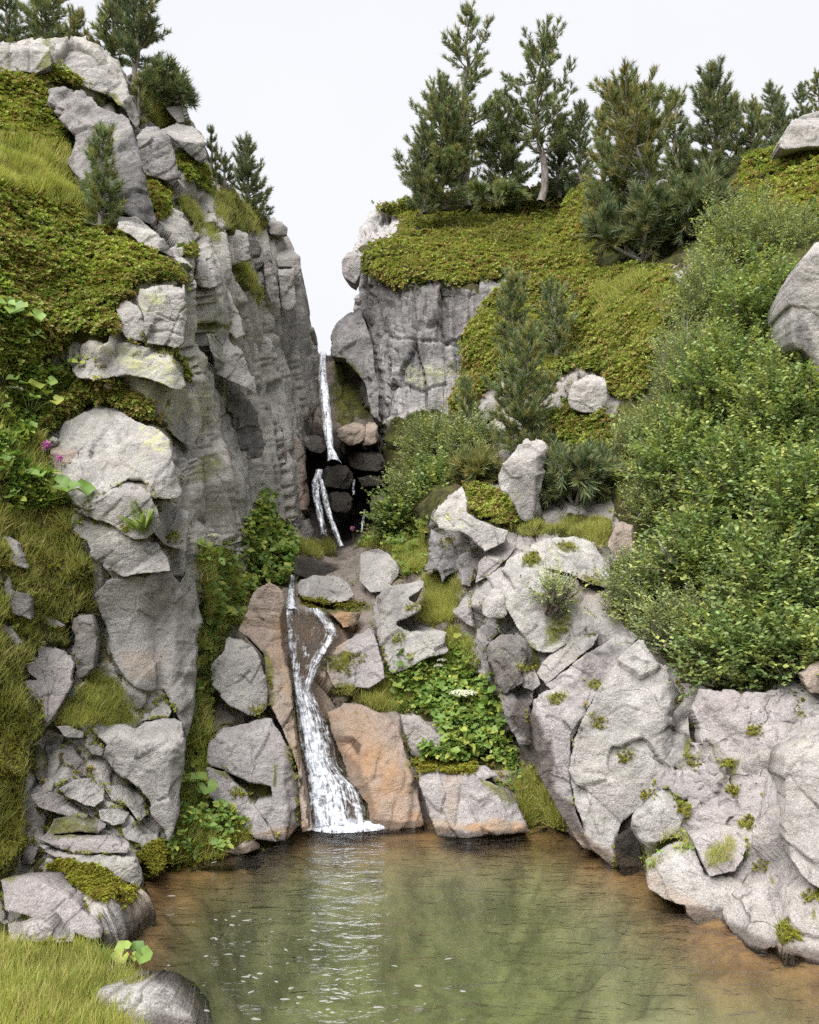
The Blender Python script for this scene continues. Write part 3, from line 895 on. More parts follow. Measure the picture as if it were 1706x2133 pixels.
land = {}
OUT_LEFT = pts("-260,90 -15,88 25,90 103,97 144,95 185,100 246,128 262,150 280,175 300,192 335,214 376,206 386,250 402,264 424,284 432,330 445,350 480,395 520,420 556,460 590,463 600,490 620,530 630,560 640,640 652,700 657,738 664,770 672,830 668,900 650,960 645,1060 625,1130 590,1210 540,1260 508,1310 470,1400 440,1500 425,1620 418,1740 372,1800 300,1880 232,1945 150,1985 -260,1985")
o, P_, N_, ax_, ay_ = solid('rocky_hillside', rough_outline(OUT_LEFT, 3, 10, 4), D_LEFT, 3.0, 16, .5, 2.5, disp_left, M['cliff_rock'], WALL_CRACKS, 'x', True, .02, False)
tag(o, kind='structure')
OUT_RIGHT = pts("905,1000 930,900 945,850 975,770 1000,660 1050,585 1120,560 1215,382 1300,405 1450,385 1560,312 1640,300 1950,270 1950,2110 1800,2052 1706,2020 1640,1990 1560,1985 1480,1930 1340,1830 1230,1775 1150,1700 1100,1570 1050,1510 990,1400 965,1310 890,1200 893,1100 870,1090 820,1115 815,1060")
o, P_, N_, ax_, ay_ = solid('hillside', rough_outline(OUT_RIGHT, 4, 10, 4), D_RIGHT, 3.0, 14, .4, 2.5, disp_right, M['bank_rock'], (), 'x', True, .02, False)
tag(o, kind='structure')
OUT_BED = pts("655,735 668,731 690,733 720,700 860,700 900,900 960,1000 1000,1150 1040,1350 1120,1500 1190,1690 1190,1760 700,1765 440,1810 380,1830 380,1700 420,1500 420,1250 540,1150 600,1050 610,900 640,820")
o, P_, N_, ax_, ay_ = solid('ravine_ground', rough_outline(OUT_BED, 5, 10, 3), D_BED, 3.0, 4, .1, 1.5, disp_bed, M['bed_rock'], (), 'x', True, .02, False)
tag(o, kind='structure')

OUT_NEAR = pts("-260,1915 60,1942 200,1962 300,2020 322,2050 325,2090 355,2140 380,2200 390,2330 -260,2330")
D_NEAR = tps([(-200, 1930, 5.6), (0, 1950, 5.7), (120, 1955, 5.75), (200, 1970, 5.7), (320, 2040, 5.42), (345, 2080, 5.3), (440, 2180, 4.75), (200, 2080, 4.95), (0, 2050, 4.9), (0, 2133, 4.3), (200, 2133, 4.6), (-200, 2133, 4.1), (-100, 2330, 3.3), (450, 2330, 4.0), (250, 2330, 3.6)])
o, P_, N_, ax_, ay_ = solid('grass_bank', rough_outline(OUT_NEAR, 8, 8, 3), D_NEAR, 3.0, 26, .3, 1.2, lambda P, N, a, b: .05 * fbm(P * 2.2, 3, 6), M['bank_rock'], (), 'x', True, .02, False)
tag(o, kind='structure')

# the cliff right of the fall: faces traced from the front wall, the wall towards the fall and the heath-covered top
CL_OUT = pts("780,431 850,421 950,406 1100,391 1225,374 1270,480 1270,560 1190,610 1080,640 1020,700 985,780 965,870 960,960 900,1010 850,1030 822,1004 812,960 800,930 790,880 762,840 748,780 752,720 742,640 738,590 734,550 738,520 748,478")
CLF = [(870, 800, -10, 2), (835, 800, -62, 6), (880, 594, 0, 58), (800, 470, -40, 40)]
cl_fn = facet_fn(CLF, 16.4, .10, 9, 77, 7.0)


def disp_cliff(P, N, px, py):
    a, b = paint(px, py, P, 'x')
    v = a[:, 0]
    Q = np.stack([P[:, 0] / .75, P[:, 1] / .9, P[:, 2] / 3.4], -1) + .14 * np.stack([fbm(P * .8, 2, 3), fbm(P * .8, 2, 4), fbm(P * .8, 2, 5)], -1)
    o, t, e = blocks(Q, 51)
    Q2 = np.stack([P[:, 0] / .22, P[:, 1] / .22, P[:, 2] / 2.4], -1) + .15 * np.stack([fbm(P * 1.5, 2, 3), fbm(P * 1.5, 2, 4), fbm(P * 1.5, 2, 5)], -1)
    o2, t2, e2 = blocks(Q2, 52)
    d = .20 * (o + .7 * t) - .09 * (1 - sstep(e, 0, .07)) + .06 * (o2 + t2) - .03 * (1 - sstep(e2, 0, .12)) + .04 * fbm(P * 3, 4, 8)
    return d * (1 - v) + v * (.34 * (.45 - np.abs(fbm(P * 1.0, 2, 21))) + .06 * fbm(P * 3, 3, 22) + .04)

o, P_, N_, ax_, ay_ = solid('cliff', rough_outline(CL_OUT, 6, 10, 4), cl_fn, 3.0, 12, .35, 4.0, disp_cliff, M['cliff_face'],
      cracks("820,640 830,760 838,860;815,705 900,712 965,700;880,700 888,760;840,800 880,815 930,800;905,600 912,700;760,600 775,700 790,800;835,620 842,700;950,600 946,690", 3, .06), 'x', True, .1, False)
tag(o, kind='structure')

# ================================================================== rocks, each traced and set on the land
def R(kind, label, poly, mat='granite', f=None, Y=None, off=.05, k=None, cr='', t=None, rim=None, amp=1.0, cat='rock', group=None, sm=1, lim=None, clamp=True):
    poly = pts(poly)
    gq = [float(v) for v in look(ZM, poly[:, 0], poly[:, 1])[0]]
    for i_, g_ in enumerate(gq):
        if poly[i_, 1] > 1690 and (g_ > 1e8 or at(poly[i_, 0], poly[i_, 1], g_)[2] < .10):
            poly[i_, 1] += 16
    seed = int(abs(poly[:, 0].sum() * 3 + poly[:, 1].sum())) % 9973
    x0, y0 = poly.min(0); x1, y1 = poly.max(0)
    area = 0.5 * abs((poly[:, 0] * np.roll(poly[:, 1], -1) - poly[:, 1] * np.roll(poly[:, 0], -1)).sum())
    s = math.sqrt(area)
    low = poly[poly[:, 1] > y1 - .22 * (y1 - y0)]
    bx, by = low[:, 0].mean(), y1 - .06 * (y1 - y0)
    rr = random.Random(seed)
    if Y is None:
        q = [look(ZM, bx + dx, by + dy)[0] for dx in (-8, 0, 8) for dy in (-10, -4, 2)]
        q = [float(v) for v in q if v < 1e8]
        Y = min(q) - off if q else 10.0
    own = int(look(ZM, bx, by - 6)[3])
    gf = {'rocky_hillside': D_LEFT, 'hillside': D_RIGHT, 'ravine_ground': D_BED, 'grass_bank': D_NEAR}.get(OWN[own]) if own >= 0 and clamp else None
    sm_m = s * Y / F
    if f is None:
        f = [(bx, by, rr.uniform(-14, 14), rr.uniform(8, 24)),
             (x0 + (.35 + .3 * rr.random()) * (x1 - x0), y0 + rr.uniform(.25, .45) * (y1 - y0), rr.uniform(-25, 25), rr.uniform(50, 66)),
             (x0 + rr.uniform(.12, .25) * (x1 - x0), (y0 + y1) / 2, rr.uniform(-70, -50), rr.uniform(5, 25)),
             (x1 - rr.uniform(.12, .25) * (x1 - x0), (y0 + y1) / 2, rr.uniform(50, 70), rr.uniform(5, 25)),
             (x0 + rr.uniform(.3, .7) * (x1 - x0), y0 + .6 * (y1 - y0), rr.uniform(-40, 40), rr.uniform(-5, 10))]
    k = k if k is not None else .03 * sm_m + .01
    fn0 = facet_fn(f, Y, k, .05 * s + 1.5, seed, lim if lim is not None else max(.5, 1.2 * sm_m))
    def fn(px, py):
        d = fn0(px, py)
        return np.minimum(d, gf(px, py) - .08) if gf else d
    rim_px = (min(rim, .06) if rim is not None else .045) * s
    def dsp(P, N, px, py):
        sc = max(sm_m, .15)
        ra = rr.uniform(.3, 1.0) * (1 if bx < 900 else -1)
        RM = np.array([[math.cos(ra), 0, math.sin(ra)], [0, 1, 0], [-math.sin(ra), 0, math.cos(ra)]])
        o, tt, e = blocks((P @ RM) / (sc * np.array([.30, .45, .85])) + seed + .25 * np.stack([fbm(P / sc * 2, 2, 3), fbm(P / sc * 2, 2, 4), fbm(P / sc * 2, 2, 5)], -1), seed)
        return amp * (.045 * sc * fbm(P * 1.6 / sc + seed, 3, seed) + (.05 * o + .045 * tt) * sc - .010 * min(sc, .8) * (1 - sstep(e, 0, .06)) + .016 * min(sc, 1) * fbm(P * 7 / min(sc, 1.2), 4, seed + 5))
    step = float(np.clip(s / 55, 1.7, 3.0))
    top_gap = t if t is not None else max(.35, .75 * sm_m)
    o, P, N, ax, ay = solid(kind, rough_outline(poly, seed, 7, min(4.0, .045 * s + 1.0), sm if kind == 'boulder' else 0), fn, step, rim_px, .32 * rim_px * Y / F, top_gap, dsp, M[mat], cracks(cr, 1.9, .018 * min(1.2, sm_m) + .010) if cr else (), None, False, .38, True)
    tag(o, label, cat, group)
    return o

# ---------------- left bank, lower
R('rock_block', 'tall pale granite block with a smooth front standing highest above the left bank', "197,1240 222,1207 290,1198 356,1195 375,1215 392,1182 408,1215 413,1260 428,1297 412,1312 404,1400 399,1510 388,1538 375,1502 358,1472 340,1436 315,1441 285,1433 262,1416 240,1382 226,1350 218,1300", 'granite', [(300, 1430, -6, 10), (366, 1330, 68, 8), (290, 1212, -5, 60), (232, 1300, -45, 15)], off=.2, rim=.06, amp=.6)
R('rock_block', 'big grey block with a flat sunlit top just below the tall pale block', "188,1519 215,1509 286,1513 300,1498 360,1494 379,1503 384,1550 385,1610 376,1650 370,1700 353,1754 340,1727 319,1701 306,1665 290,1646 265,1628 240,1607 215,1578 222,1551 205,1536", 'granite', [(300, 1690, -8, 4), (300, 1552, 0, 68), (352, 1600, 64, 6)], off=.15, rim=.05, amp=.7)
R('rock_slab', 'light wedge of granite lying between the grass patch and the grey block', "228,1424 262,1424 290,1442 330,1432 345,1450 358,1484 350,1497 300,1501 285,1511 270,1480 245,1450", 'granite', [(300, 1500, 0, 35), (300, 1445, 0, 60)], rim=.07)
R('rock', 'jagged light rock left of the triangular grass patch', "52,1387 81,1370 79,1341 104,1349 137,1358 153,1378 149,1424 133,1457 112,1490 99,1509 89,1498 85,1465 62,1453 43,1440 54,1420 78,1416 62,1403", 'granite_lilac', [(100, 1500, 5, 22), (90, 1400, -50, 20), (120, 1370, 10, 60)], cr="92,1400 104,1450 100,1490;110,1400 112,1450", rim=.06)
R('rock_block', 'dark upright column of rock above the triangular grass patch', "147,1289 166,1281 193,1281 203,1329 199,1358 195,1391 178,1407 161,1413 153,1387 149,1353 155,1325", 'granite_dark', [(175, 1400, 12, 6), (160, 1340, -50, 5), (175, 1290, 0, 60)], rim=.06)
R('stone', 'small flat pale stone in the grass above the dark upright column', "85,1285 108,1285 135,1304 120,1309 95,1300", 'granite_pale')
R('stone', 'slender leaning slab at the left edge beside the mossy grass', "-12,1283 8,1283 25,1304 43,1341 37,1347 17,1329 -12,1308", 'granite_lilac')
R('rock', 'light ragged rock in the grass at the left edge, upper of two', "-15,1119 20,1117 37,1133 46,1160 55,1186 30,1178 8,1165 -15,1160", 'granite')
R('rock', 'dark seamed rock in the grass at the left edge, lower of two', "-15,1183 16,1181 24,1230 62,1240 64,1292 30,1279 8,1262 -15,1268", 'granite_dark')
R('stone', 'thin pale flagstone topmost among the broken slabs of the left bank', "118,1513 141,1513 174,1527 172,1538 137,1536", 'granite_pale')
R('stone', 'long pale shard slanting down towards the foot of the grey block', "97,1532 120,1527 145,1540 157,1569 178,1594 188,1616 174,1619 153,1614 133,1598 124,1569 106,1544", 'granite_lilac')
R('stone', 'small upright sliver of rock in the moss left of the slanting shard', "66,1560 80,1552 92,1590 90,1625 78,1628 68,1600", 'granite_dark')
R('stone', 'tiny pale chip of rock between the shard and the grey block', "180,1556 205,1551 217,1562 212,1575 192,1572", 'granite')
R('rock_slab', 'brightest white flat-topped slab on the left bank', "120,1645 153,1625 186,1623 217,1643 215,1668 195,1681 174,1677 145,1660", 'granite_pale', [(190, 1680, 8, 5), (180, 1662, 0, 66)], rim=.05)
R('rock', 'grey lump between the white slab and the grey block', "215,1640 248,1635 290,1652 306,1668 308,1697 290,1697 265,1681 232,1668", 'granite')
R('stone', 'pale three-cornered stone just below the grey lump', "205,1689 232,1683 265,1701 259,1714 236,1718 211,1708", 'granite_pale')
R('stone', 'thin lilac flake pointing down to the pool below the white slab', "64,1656 83,1648 112,1664 141,1685 178,1706 166,1708 124,1697 79,1681", 'granite_lilac')
R('rock_slab', 'arched lilac slab with dark moss under its edge', "95,1724 112,1706 141,1701 182,1718 219,1726 207,1737 166,1732 116,1736 97,1738", 'granite_lilac', rim=.08)
R('rock_slab', 'long thin pale ledge, upper of the two long ledges on the left bank', "70,1743 124,1747 174,1745 232,1751 269,1763 265,1776 207,1778 157,1780 116,1765", 'granite_lilac', [(180, 1778, 0, 8), (180, 1760, 0, 62)], rim=.06)
R('rock_slab', 'long pale ledge ending in a blunt nose above the bright moss', "79,1761 124,1774 178,1784 232,1782 282,1790 296,1817 290,1832 265,1840 240,1821 199,1807 157,1799 112,1784", 'granite_pale', [(270, 1838, 10, 6), (230, 1800, 0, 60), (285, 1815, 65, 5)], rim=.06)
R('rock', 'rounded rock dripping with moss at the foot of the grey block', "253,1726 269,1716 290,1722 327,1739 344,1759 340,1788 319,1803 302,1774 290,1757 265,1749", 'granite')
R('stone', 'small round stone at the left end of the long ledges', "41,1763 70,1759 77,1772 68,1784 46,1782", 'granite_lilac')
R('rock_slab', 'smooth lilac slab sloping into the pool at the lower left', "4,1834 33,1826 75,1830 124,1855 166,1884 215,1921 211,1937 195,1942 157,1929 104,1913 50,1904 12,1896", 'granite_lilac', [(150, 1925, 12, 38), (60, 1840, 0, 60)], rim=.06, amp=.6, t=.5)
R('rock', 'dark wet brown rock between the sloping lilac slab and bright moss', "68,1823 108,1817 137,1832 180,1862 248,1892 236,1914 215,1924 166,1882 124,1853 90,1832", 'granite_dark', [(230, 1910, 15, 30)], off=0, t=.4)
R('rock_slab', 'half-buried pale rock above the grassy near bank', "17,1921 54,1908 95,1917 124,1937 150,1962 110,1968 60,1962 20,1945", 'granite')
R('boulder', 'pale speckled boulder in the bottom left corner on the near grass bank', "190,2064 232,2056 290,2051 323,2053 352,2070 389,2095 430,2140 450,2190 330,2200 300,2130 250,2100 205,2090", 'granite_pale', [(330, 2140, 15, 35), (290, 2080, 0, 62)], Y=4.85, rim=.12, t=.6, cat='boulder')

# ---------------- left bank, middle
R('boulder', 'large smooth pale boulder with a rounded crown on the left slope', "107,904 135,879 176,863 197,846 217,842 246,850 283,879 328,891 353,908 361,945 370,985 381,1035 350,1042 312,1031 300,1000 260,1000 225,1025 190,1065 170,1062 150,1040 120,1020 108,985 104,945 118,925", 'granite_pale', [(220, 1000, -8, 32), (220, 880, -5, 58), (352, 960, 60, 10), (125, 950, -45, 25)], off=.15, cr="158,940 200,925 228,930 260,970 310,1000;165,945 180,1000 195,1020", rim=.02, amp=.7, cat='boulder')
R('rock', 'small pinkish lobe on the left side of the large smooth boulder', "104,925 135,920 162,940 160,957 123,982 108,969", 'granite_pink', rim=.02)
R('rock_block', 'overhanging grey lip of rock right behind the lone fern', "165,1067 213,1035 246,1006 287,993 300,996 316,1035 335,1090 325,1106 305,1121 280,1123 262,1114 230,1093 197,1081", 'granite', [(270, 1100, -5, -6), (260, 1030, -5, 52), (318, 1060, 55, 5)], off=.25, rim=.02)
R('rock_block', 'angular white block with a pointed corner right of the lone fern', "320,1043 341,1039 390,1066 392,1080 386,1150 353,1138 328,1121 318,1109 334,1088", 'granite_pale', [(365, 1130, 12, 2), (355, 1080, 10, 60), (330, 1090, -60, 0)], off=.25, rim=.02, amp=.6)
R('rock_slab', 'broad flat ledge under the lone fern', "140,1101 156,1076 197,1078 246,1097 295,1121 328,1133 349,1162 354,1188 320,1192 283,1198 254,1200 222,1188 193,1158 176,1125", 'granite', [(270, 1190, -3, 25), (250, 1140, 0, 64)], off=.1, rim=.02)
R('rock_block', 'narrow dark pillar squeezed behind the tall pale block', "351,1166 378,1162 394,1191 410,1220 414,1257 394,1277 372,1250 357,1205", 'granite', [(380, 1260, 30, 4), (375, 1175, 0, 60)], off=.1, rim=.02)
R('boulder', 'rounded rock with yellow lichen under the thick heath mound', "143,727 164,711 197,713 230,723 262,711 303,723 353,735 377,768 390,801 381,813 361,809 324,793 271,780 230,785 193,793 164,789 148,772", 'granite_pale', [(260, 785, -6, 22), (260, 745, 0, 58), (360, 780, 50, 15), (170, 760, -40, 20)], off=.2, cr="235,725 245,760 240,785", rim=.02, cat='boulder')
R('rock_block', 'yellow lichened rock beside the small heath patch above the smooth boulder', "238,797 271,781 324,793 357,811 406,809 414,834 420,890 400,940 369,915 340,887 312,862 283,822", 'granite_pale', [(370, 900, 5, 8), (330, 825, 0, 58), (400, 860, 60, 5)], off=.1, rim=.02)
R('rock_block', 'square grey block with a dark stain right under the heath mound', "290,600 330,592 385,597 388,653 382,715 365,725 340,719 304,715 302,670 287,625", 'granite', [(340, 715, 3, 4), (335, 612, 0, 56), (380, 660, 65, 5), (300, 660, -55, 8)], off=.3, cr="330,655 360,668 385,640;310,690 350,688 380,700", rim=.02)
R('rock', 'pale rounded rock tucked against the right end of the heath mound', "242,641 262,625 287,637 302,670 300,711 267,707 250,686", 'granite_pale', off=.15, rim=.02)
R('rock', 'curved pale rib on the gorge wall, upper of the two curved ribs', "431,694 472,703 505,735 529,789 535,824 492,797 451,781 435,735", 'granite_pale', [(485, 800, 38, 10), (480, 735, 20, 50)], Y=11.9, amp=1.1, rim=.02)
R('rock', 'curved dark-faced rib on the gorge wall, lower of two', "451,797 484,797 521,830 538,879 552,922 542,953 509,957 492,904 472,846", 'granite_dark', [(520, 945, 42, 2), (500, 830, 20, 45)], Y=12.6, cr="485,895 515,905 540,895", amp=1.2, rim=.02)
R('rock', 'pale sloping face high on the gorge wall above the ribs', "442,622 477,599 485,624 502,661 507,699 494,706 474,691 451,678 432,676 442,652", 'granite_pale', [(475, 690, 32, 20), (465, 630, 20, 50)], Y=12.3, rim=.02)
R('rock', 'lichen-spotted bulge on the gorge wall below the cliff heath', "406,536 423,528 432,554 449,582 453,596 438,601 417,596 397,582 400,560", 'granite', off=.2, rim=.02)

# ---------------- left cliff, top
R('rock_block', 'pale cap rock at the far upper left below the pines', "-20,86 25,88 103,96 107,135 74,152 25,148 -20,150", 'granite', [(40, 148, -4, 6), (40, 104, 0, 52)], off=.2, cr="22,90 18,148;62,100 60,150", rim=.06)
R('rock_block', 'rounded dome rock on the skyline under the tallest left pines', "111,102 144,94 185,98 246,127 262,168 283,222 293,258 283,267 262,230 230,201 193,187 164,172 139,152 107,140", 'granite', [(220, 190, 10, 28), (200, 135, 5, 56), (265, 190, 60, 10)], off=.2, Y=12.6, rim=.1)
R('rock', 'craggy dark-spotted buttress behind the small pine on the left slope', "98,180 131,176 172,197 222,230 254,234 271,254 283,295 304,369 316,439 326,485 300,465 262,445 240,430 190,400 165,370 136,340 156,283 135,254 103,222", 'granite_crag', [(230, 420, -8, 18), (180, 215, -10, 48), (290, 370, 60, 6), (150, 300, -40, 10)], off=.35, rim=.06, amp=1.8)
R('rock', 'pale shoulder of rock just above the thick heath mound', "222,476 246,451 287,451 328,488 361,521 365,538 328,521 295,509 271,488", 'granite_pale', off=.1)
R('rock_block', 'square crag block between two mossy chimneys of the left cliff', "283,283 304,263 328,265 353,283 365,320 373,369 345,377 304,365 291,320", 'granite_crag', [(335, 370, 4, 4), (325, 285, 0, 54), (366, 320, 60, 4)], off=.35, rim=.06, amp=1.3)
R('rock_block', 'overhanging grey roof block on the left skyline', "336,267 369,258 402,263 423,283 429,328 419,340 394,324 365,295", 'granite', [(400, 325, 10, -25), (395, 292, 10, 42)], off=.5, rim=.06)
R('rock_block', 'small rock tower carrying a crooked dwarf pine on the left skyline', "336,209 377,201 384,254 369,256 349,230", 'granite', Y=13.5, rim=.08)
R('rock_block', 'leftmost hanging column of rock under the cliff-edge bushes', "486,502 492,478 517,485 522,541 509,545 489,539", 'granite', [(505, 540, 5, -4), (503, 490, 0, 50), (518, 520, 60, 0)], off=.5, rim=.06)
R('rock_block', 'stubby hanging block with a dark hollow beneath it', "517,496 539,500 545,515 541,530 524,536", 'granite_dark', [(532, 532, 10, -15)], off=.5, rim=.06)
R('rock_block', 'long slim column on the gorge wall left of the bright spotted column', "547,519 560,519 567,549 581,605 583,633 566,629 554,605 549,564", 'granite', [(570, 628, 15, 2), (562, 560, 60, 2)], off=.5, rim=.06)
R('rock_block', 'bright spotted column with a broken foot on the gorge wall', "579,560 611,558 614,586 617,639 607,644 596,648 588,639 582,596", 'granite', [(600, 642, 10, -3), (598, 570, 0, 40)], off=.6, rim=.06)
R('rock_block', 'flat cap at the right end of the left cliff skyline', "557,461 586,461 598,474 598,489 575,489 562,487 554,474", 'granite', Y=16.4, rim=.08)
R('rock_block', 'stepped block below the flat cap on the left cliff skyline', "573,519 603,515 624,534 629,575 611,579 609,556 579,554 575,539", 'granite', [(605, 575, 15, 4), (600, 535, 0, 45)], Y=16.5, rim=.06)

# ---------------- around the upper fall
R('rock', 'grey-brown wedge standing between the gorge wall and the upper fall', "581,885 599,895 623,917 637,948 636,987 648,1040 641,1064 616,1061 599,1005 588,934", 'granite_pink', [(625, 1055, 10, 8), (605, 950, -40, 15), (620, 915, 5, 45)], Y=15.6, t=1.0, cr="600,990 636,985")
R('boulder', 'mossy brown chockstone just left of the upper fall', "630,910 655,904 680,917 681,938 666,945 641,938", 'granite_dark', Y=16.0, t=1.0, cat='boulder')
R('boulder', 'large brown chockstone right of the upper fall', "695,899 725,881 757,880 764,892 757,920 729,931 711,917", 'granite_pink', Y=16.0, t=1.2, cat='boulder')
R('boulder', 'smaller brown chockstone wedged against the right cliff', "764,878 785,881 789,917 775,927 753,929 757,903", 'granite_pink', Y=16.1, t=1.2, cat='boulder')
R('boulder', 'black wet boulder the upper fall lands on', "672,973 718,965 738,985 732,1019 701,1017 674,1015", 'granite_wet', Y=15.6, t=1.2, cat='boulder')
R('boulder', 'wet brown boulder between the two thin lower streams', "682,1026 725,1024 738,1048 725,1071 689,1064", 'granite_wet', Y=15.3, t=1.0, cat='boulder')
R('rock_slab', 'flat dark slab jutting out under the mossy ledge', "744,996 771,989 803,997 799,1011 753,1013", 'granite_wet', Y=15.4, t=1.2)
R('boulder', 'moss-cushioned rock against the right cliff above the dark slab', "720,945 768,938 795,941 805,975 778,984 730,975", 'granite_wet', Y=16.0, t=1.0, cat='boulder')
R('rock', 'pinkish rock at the right foot of the upper fall', "771,1033 803,1029 812,1057 812,1089 785,1098 771,1071", 'granite_pink', Y=14.8, t=1.0)
R('stone', 'small grey rock at the left foot of the upper fall', "628,1085 645,1080 655,1110 640,1130 625,1120", 'granite_dark', Y=15.0)

# ---------------- ravine floor and cascade
R('rock_slab', 'dark wet slab above the cascade at the head of the stream', "613,1159 644,1161 708,1184 680,1196 640,1206 613,1195", 'granite_wet', [(650, 1200, 0, 35)], off=.1, t=.6)
R('boulder', 'round-backed pale boulder with moss round its foot above the cascade', "620,1212 658,1198 701,1198 729,1219 739,1244 715,1254 673,1258 634,1251 620,1233", 'granite_pale', [(680, 1250, 0, 32), (680, 1215, 0, 62)], off=.15, rim=.15, cat='boulder')
R('rock_slab', 'pale flat rock in the grass of the ravine above the curved rock', "750,1152 789,1142 813,1156 831,1184 827,1208 803,1230 771,1233 750,1212", 'granite_pale', [(790, 1225, -8, 36), (790, 1185, 10, 60), (815, 1200, 60, 20)], off=.08, rim=.012)
R('boulder', 'curved shell-shaped rock with grassy cracks right of the cascade', "776,1260 787,1238 826,1216 888,1203 879,1229 845,1247 882,1264 853,1288 820,1297 845,1318 932,1313 927,1335 936,1361 884,1372 848,1394 809,1407 796,1357 782,1299", 'granite', [(840, 1390, -12, 24), (840, 1240, -10, 60), (795, 1320, -60, 20)], off=.2, cr="800,1290 815,1330 820,1390;850,1330 835,1360 855,1385", rim=.08, cat='boulder')
R('rock_slab', 'mossy striped slab between the cascade and the curved rock', "681,1361 716,1335 774,1308 787,1339 796,1379 800,1414 769,1433 734,1433 699,1433 681,1398", 'granite_lilac', [(740, 1425, -8, 36), (740, 1330, 0, 58)], off=.12, cr="700,1400 750,1360 780,1345;710,1420 770,1390")
R('rock', 'orange-brown rock lip at the top right of the cascade', "681,1269 752,1277 747,1299 716,1308 699,1288", 'granite_pink', off=.08)
R('boulder', 'rounded grey boulder left of the cascade, upper of two there', "435,1387 448,1370 466,1357 475,1326 501,1326 532,1352 549,1383 558,1431 554,1484 527,1493 501,1484 475,1471 457,1444 435,1422", 'granite', [(515, 1480, 4, 14), (500, 1370, 0, 56), (545, 1420, 60, 10), (460, 1400, -45, 10)], off=.35, cr="465,1435 500,1420 520,1400", rim=.1, cat='boulder')
R('rock_slab', 'broad lilac slab left of the cascade reaching the pool', "435,1537 457,1515 505,1510 563,1497 585,1524 611,1572 622,1625 628,1702 600,1737 576,1737 532,1677 567,1669 563,1638 514,1629 466,1603 431,1590", 'granite_lilac', [(570, 1690, 6, 26), (500, 1525, 0, 58), (606, 1620, 55, 15)], off=.3, cr="525,1530 528,1590", rim=.06)
R('rock', 'tapering lilac rock under the broad slab at the left pool edge', "432,1598 466,1608 505,1650 540,1690 578,1738 530,1730 480,1692 436,1660", 'granite_lilac', [(520, 1715, 0, 22)], off=.1)
R('stone', 'low pink stone at the waterline left of the cascade', "468,1758 505,1742 528,1742 540,1752 500,1766", 'granite_pink', off=.05)
R('rock', 'pinkish rock rib bordering the left side of the cascade', "497,1313 527,1229 563,1212 589,1229 593,1264 583,1284 587,1343 603,1396 607,1458 625,1590 648,1715 630,1718 618,1590 585,1510 558,1458 549,1361 514,1326", 'granite_pink', [(610, 1560, 10, 38), (540, 1240, 0, 55)], off=.15, amp=1.3)
R('rock_slab', 'smooth orange-streaked slab right of the cascade running into the pool', "681,1484 716,1462 752,1466 796,1488 831,1515 844,1559 862,1616 886,1702 866,1712 818,1716 774,1714 765,1677 725,1625 708,1572 690,1524", 'granite_pink', [(810, 1700, -6, 34), (740, 1475, 0, 55), (855, 1620, 60, 15)], off=.12, rim=.06, amp=.8)
R('rock', 'grey rock behind the orange-streaked slab under the herbs', "835,1488 875,1493 932,1546 919,1562 884,1580 857,1574 844,1537", 'granite', off=.1)
R('rock_slab', 'low wide slab at the far pool edge right of the orange slab', "875,1605 971,1604 1011,1594 1037,1616 1007,1626 1059,1647 1073,1669 1105,1719 971,1730 910,1728 888,1679 875,1636", 'granite_lilac', [(970, 1715, -4, 26), (970, 1620, 0, 60), (1050, 1680, 40, 30)], off=.2, cr="1000,1625 1040,1650 1060,1690;960,1640 950,1720", rim=.06, amp=.9)

# ---------------- right bank, middle
R('boulder', 'tall pale boulder with a pointed foot in the heath bank', "1035,983 1095,913 1123,913 1155,935 1137,970 1123,1022 1130,1082 1098,1089 1084,1082 1066,1040 1038,1015", 'granite_pale', [(1095, 1080, 2, -4), (1085, 955, -5, 45), (1118, 1030, 60, -5), (1050, 1000, -50, 0)], off=.25, rim=.08, cat='boulder')
R('rock', 'flat pale rock leaning on the tall boulder in the heath', "1010,973 1042,941 1066,927 1085,925 1060,962 1035,984 1021,987", 'granite_pale', off=.2)
R('rock', 'slanting pale ledge half hidden left of the dense dark young pine', "986,881 1014,839 1031,825 1049,786 1058,800 1035,864 1007,880", 'granite_pale', off=.2)
R('boulder', 'pale square boulder in the heath on the right slope', "1190,798 1219,781 1253,781 1266,803 1262,853 1228,862 1194,853 1181,841", 'granite_pale', [(1225, 855, 3, 2), (1225, 800, 0, 55), (1200, 820, -50, 5)], off=.3, cat='boulder')
R('rock', 'narrow lichened rock leaning on the square boulder of the right slope', "1165,824 1186,781 1211,769 1213,786 1190,811 1181,830", 'granite', off=.25)
R('boulder', 'grey boulder cut off by the right edge above the shrubs', "1647,604 1667,548 1706,495 1760,470 1800,560 1790,720 1745,800 1700,780 1690,742 1655,720 1645,680", 'granite_pale', [(1720, 760, -18, -8), (1670, 640, -62, 0), (1720, 520, -10, 45)], Y=8.6, rim=.1, t=1.4, cat='boulder')
R('boulder', 'rounded pinkish boulder on the top right skyline', "1618,307 1637,265 1667,242 1706,233 1770,240 1790,312 1690,304 1640,314", 'granite', [(1700, 305, -10, 12), (1690, 262, 0, 55), (1640, 290, -45, 10)], Y=14.6, rim=.12, t=1.6, cat='boulder')
R('boulder', 'pinkish boulder at the left foot of the big shrub thicket', "1268,1122 1291,1083 1323,1096 1332,1146 1295,1163 1268,1146", 'granite_pink', off=.25, cat='boulder')
R('rock', 'pale rock peeping out of the thicket below the dark dwarf pine', "1200,990 1235,975 1258,985 1250,1010 1215,1010", 'granite', off=.15)
R('rock', 'lilac rock in the shade of the thicket beside the pinkish boulder', "1370,1128 1400,1112 1450,1125 1440,1170 1390,1175", 'granite_lilac', off=.2)
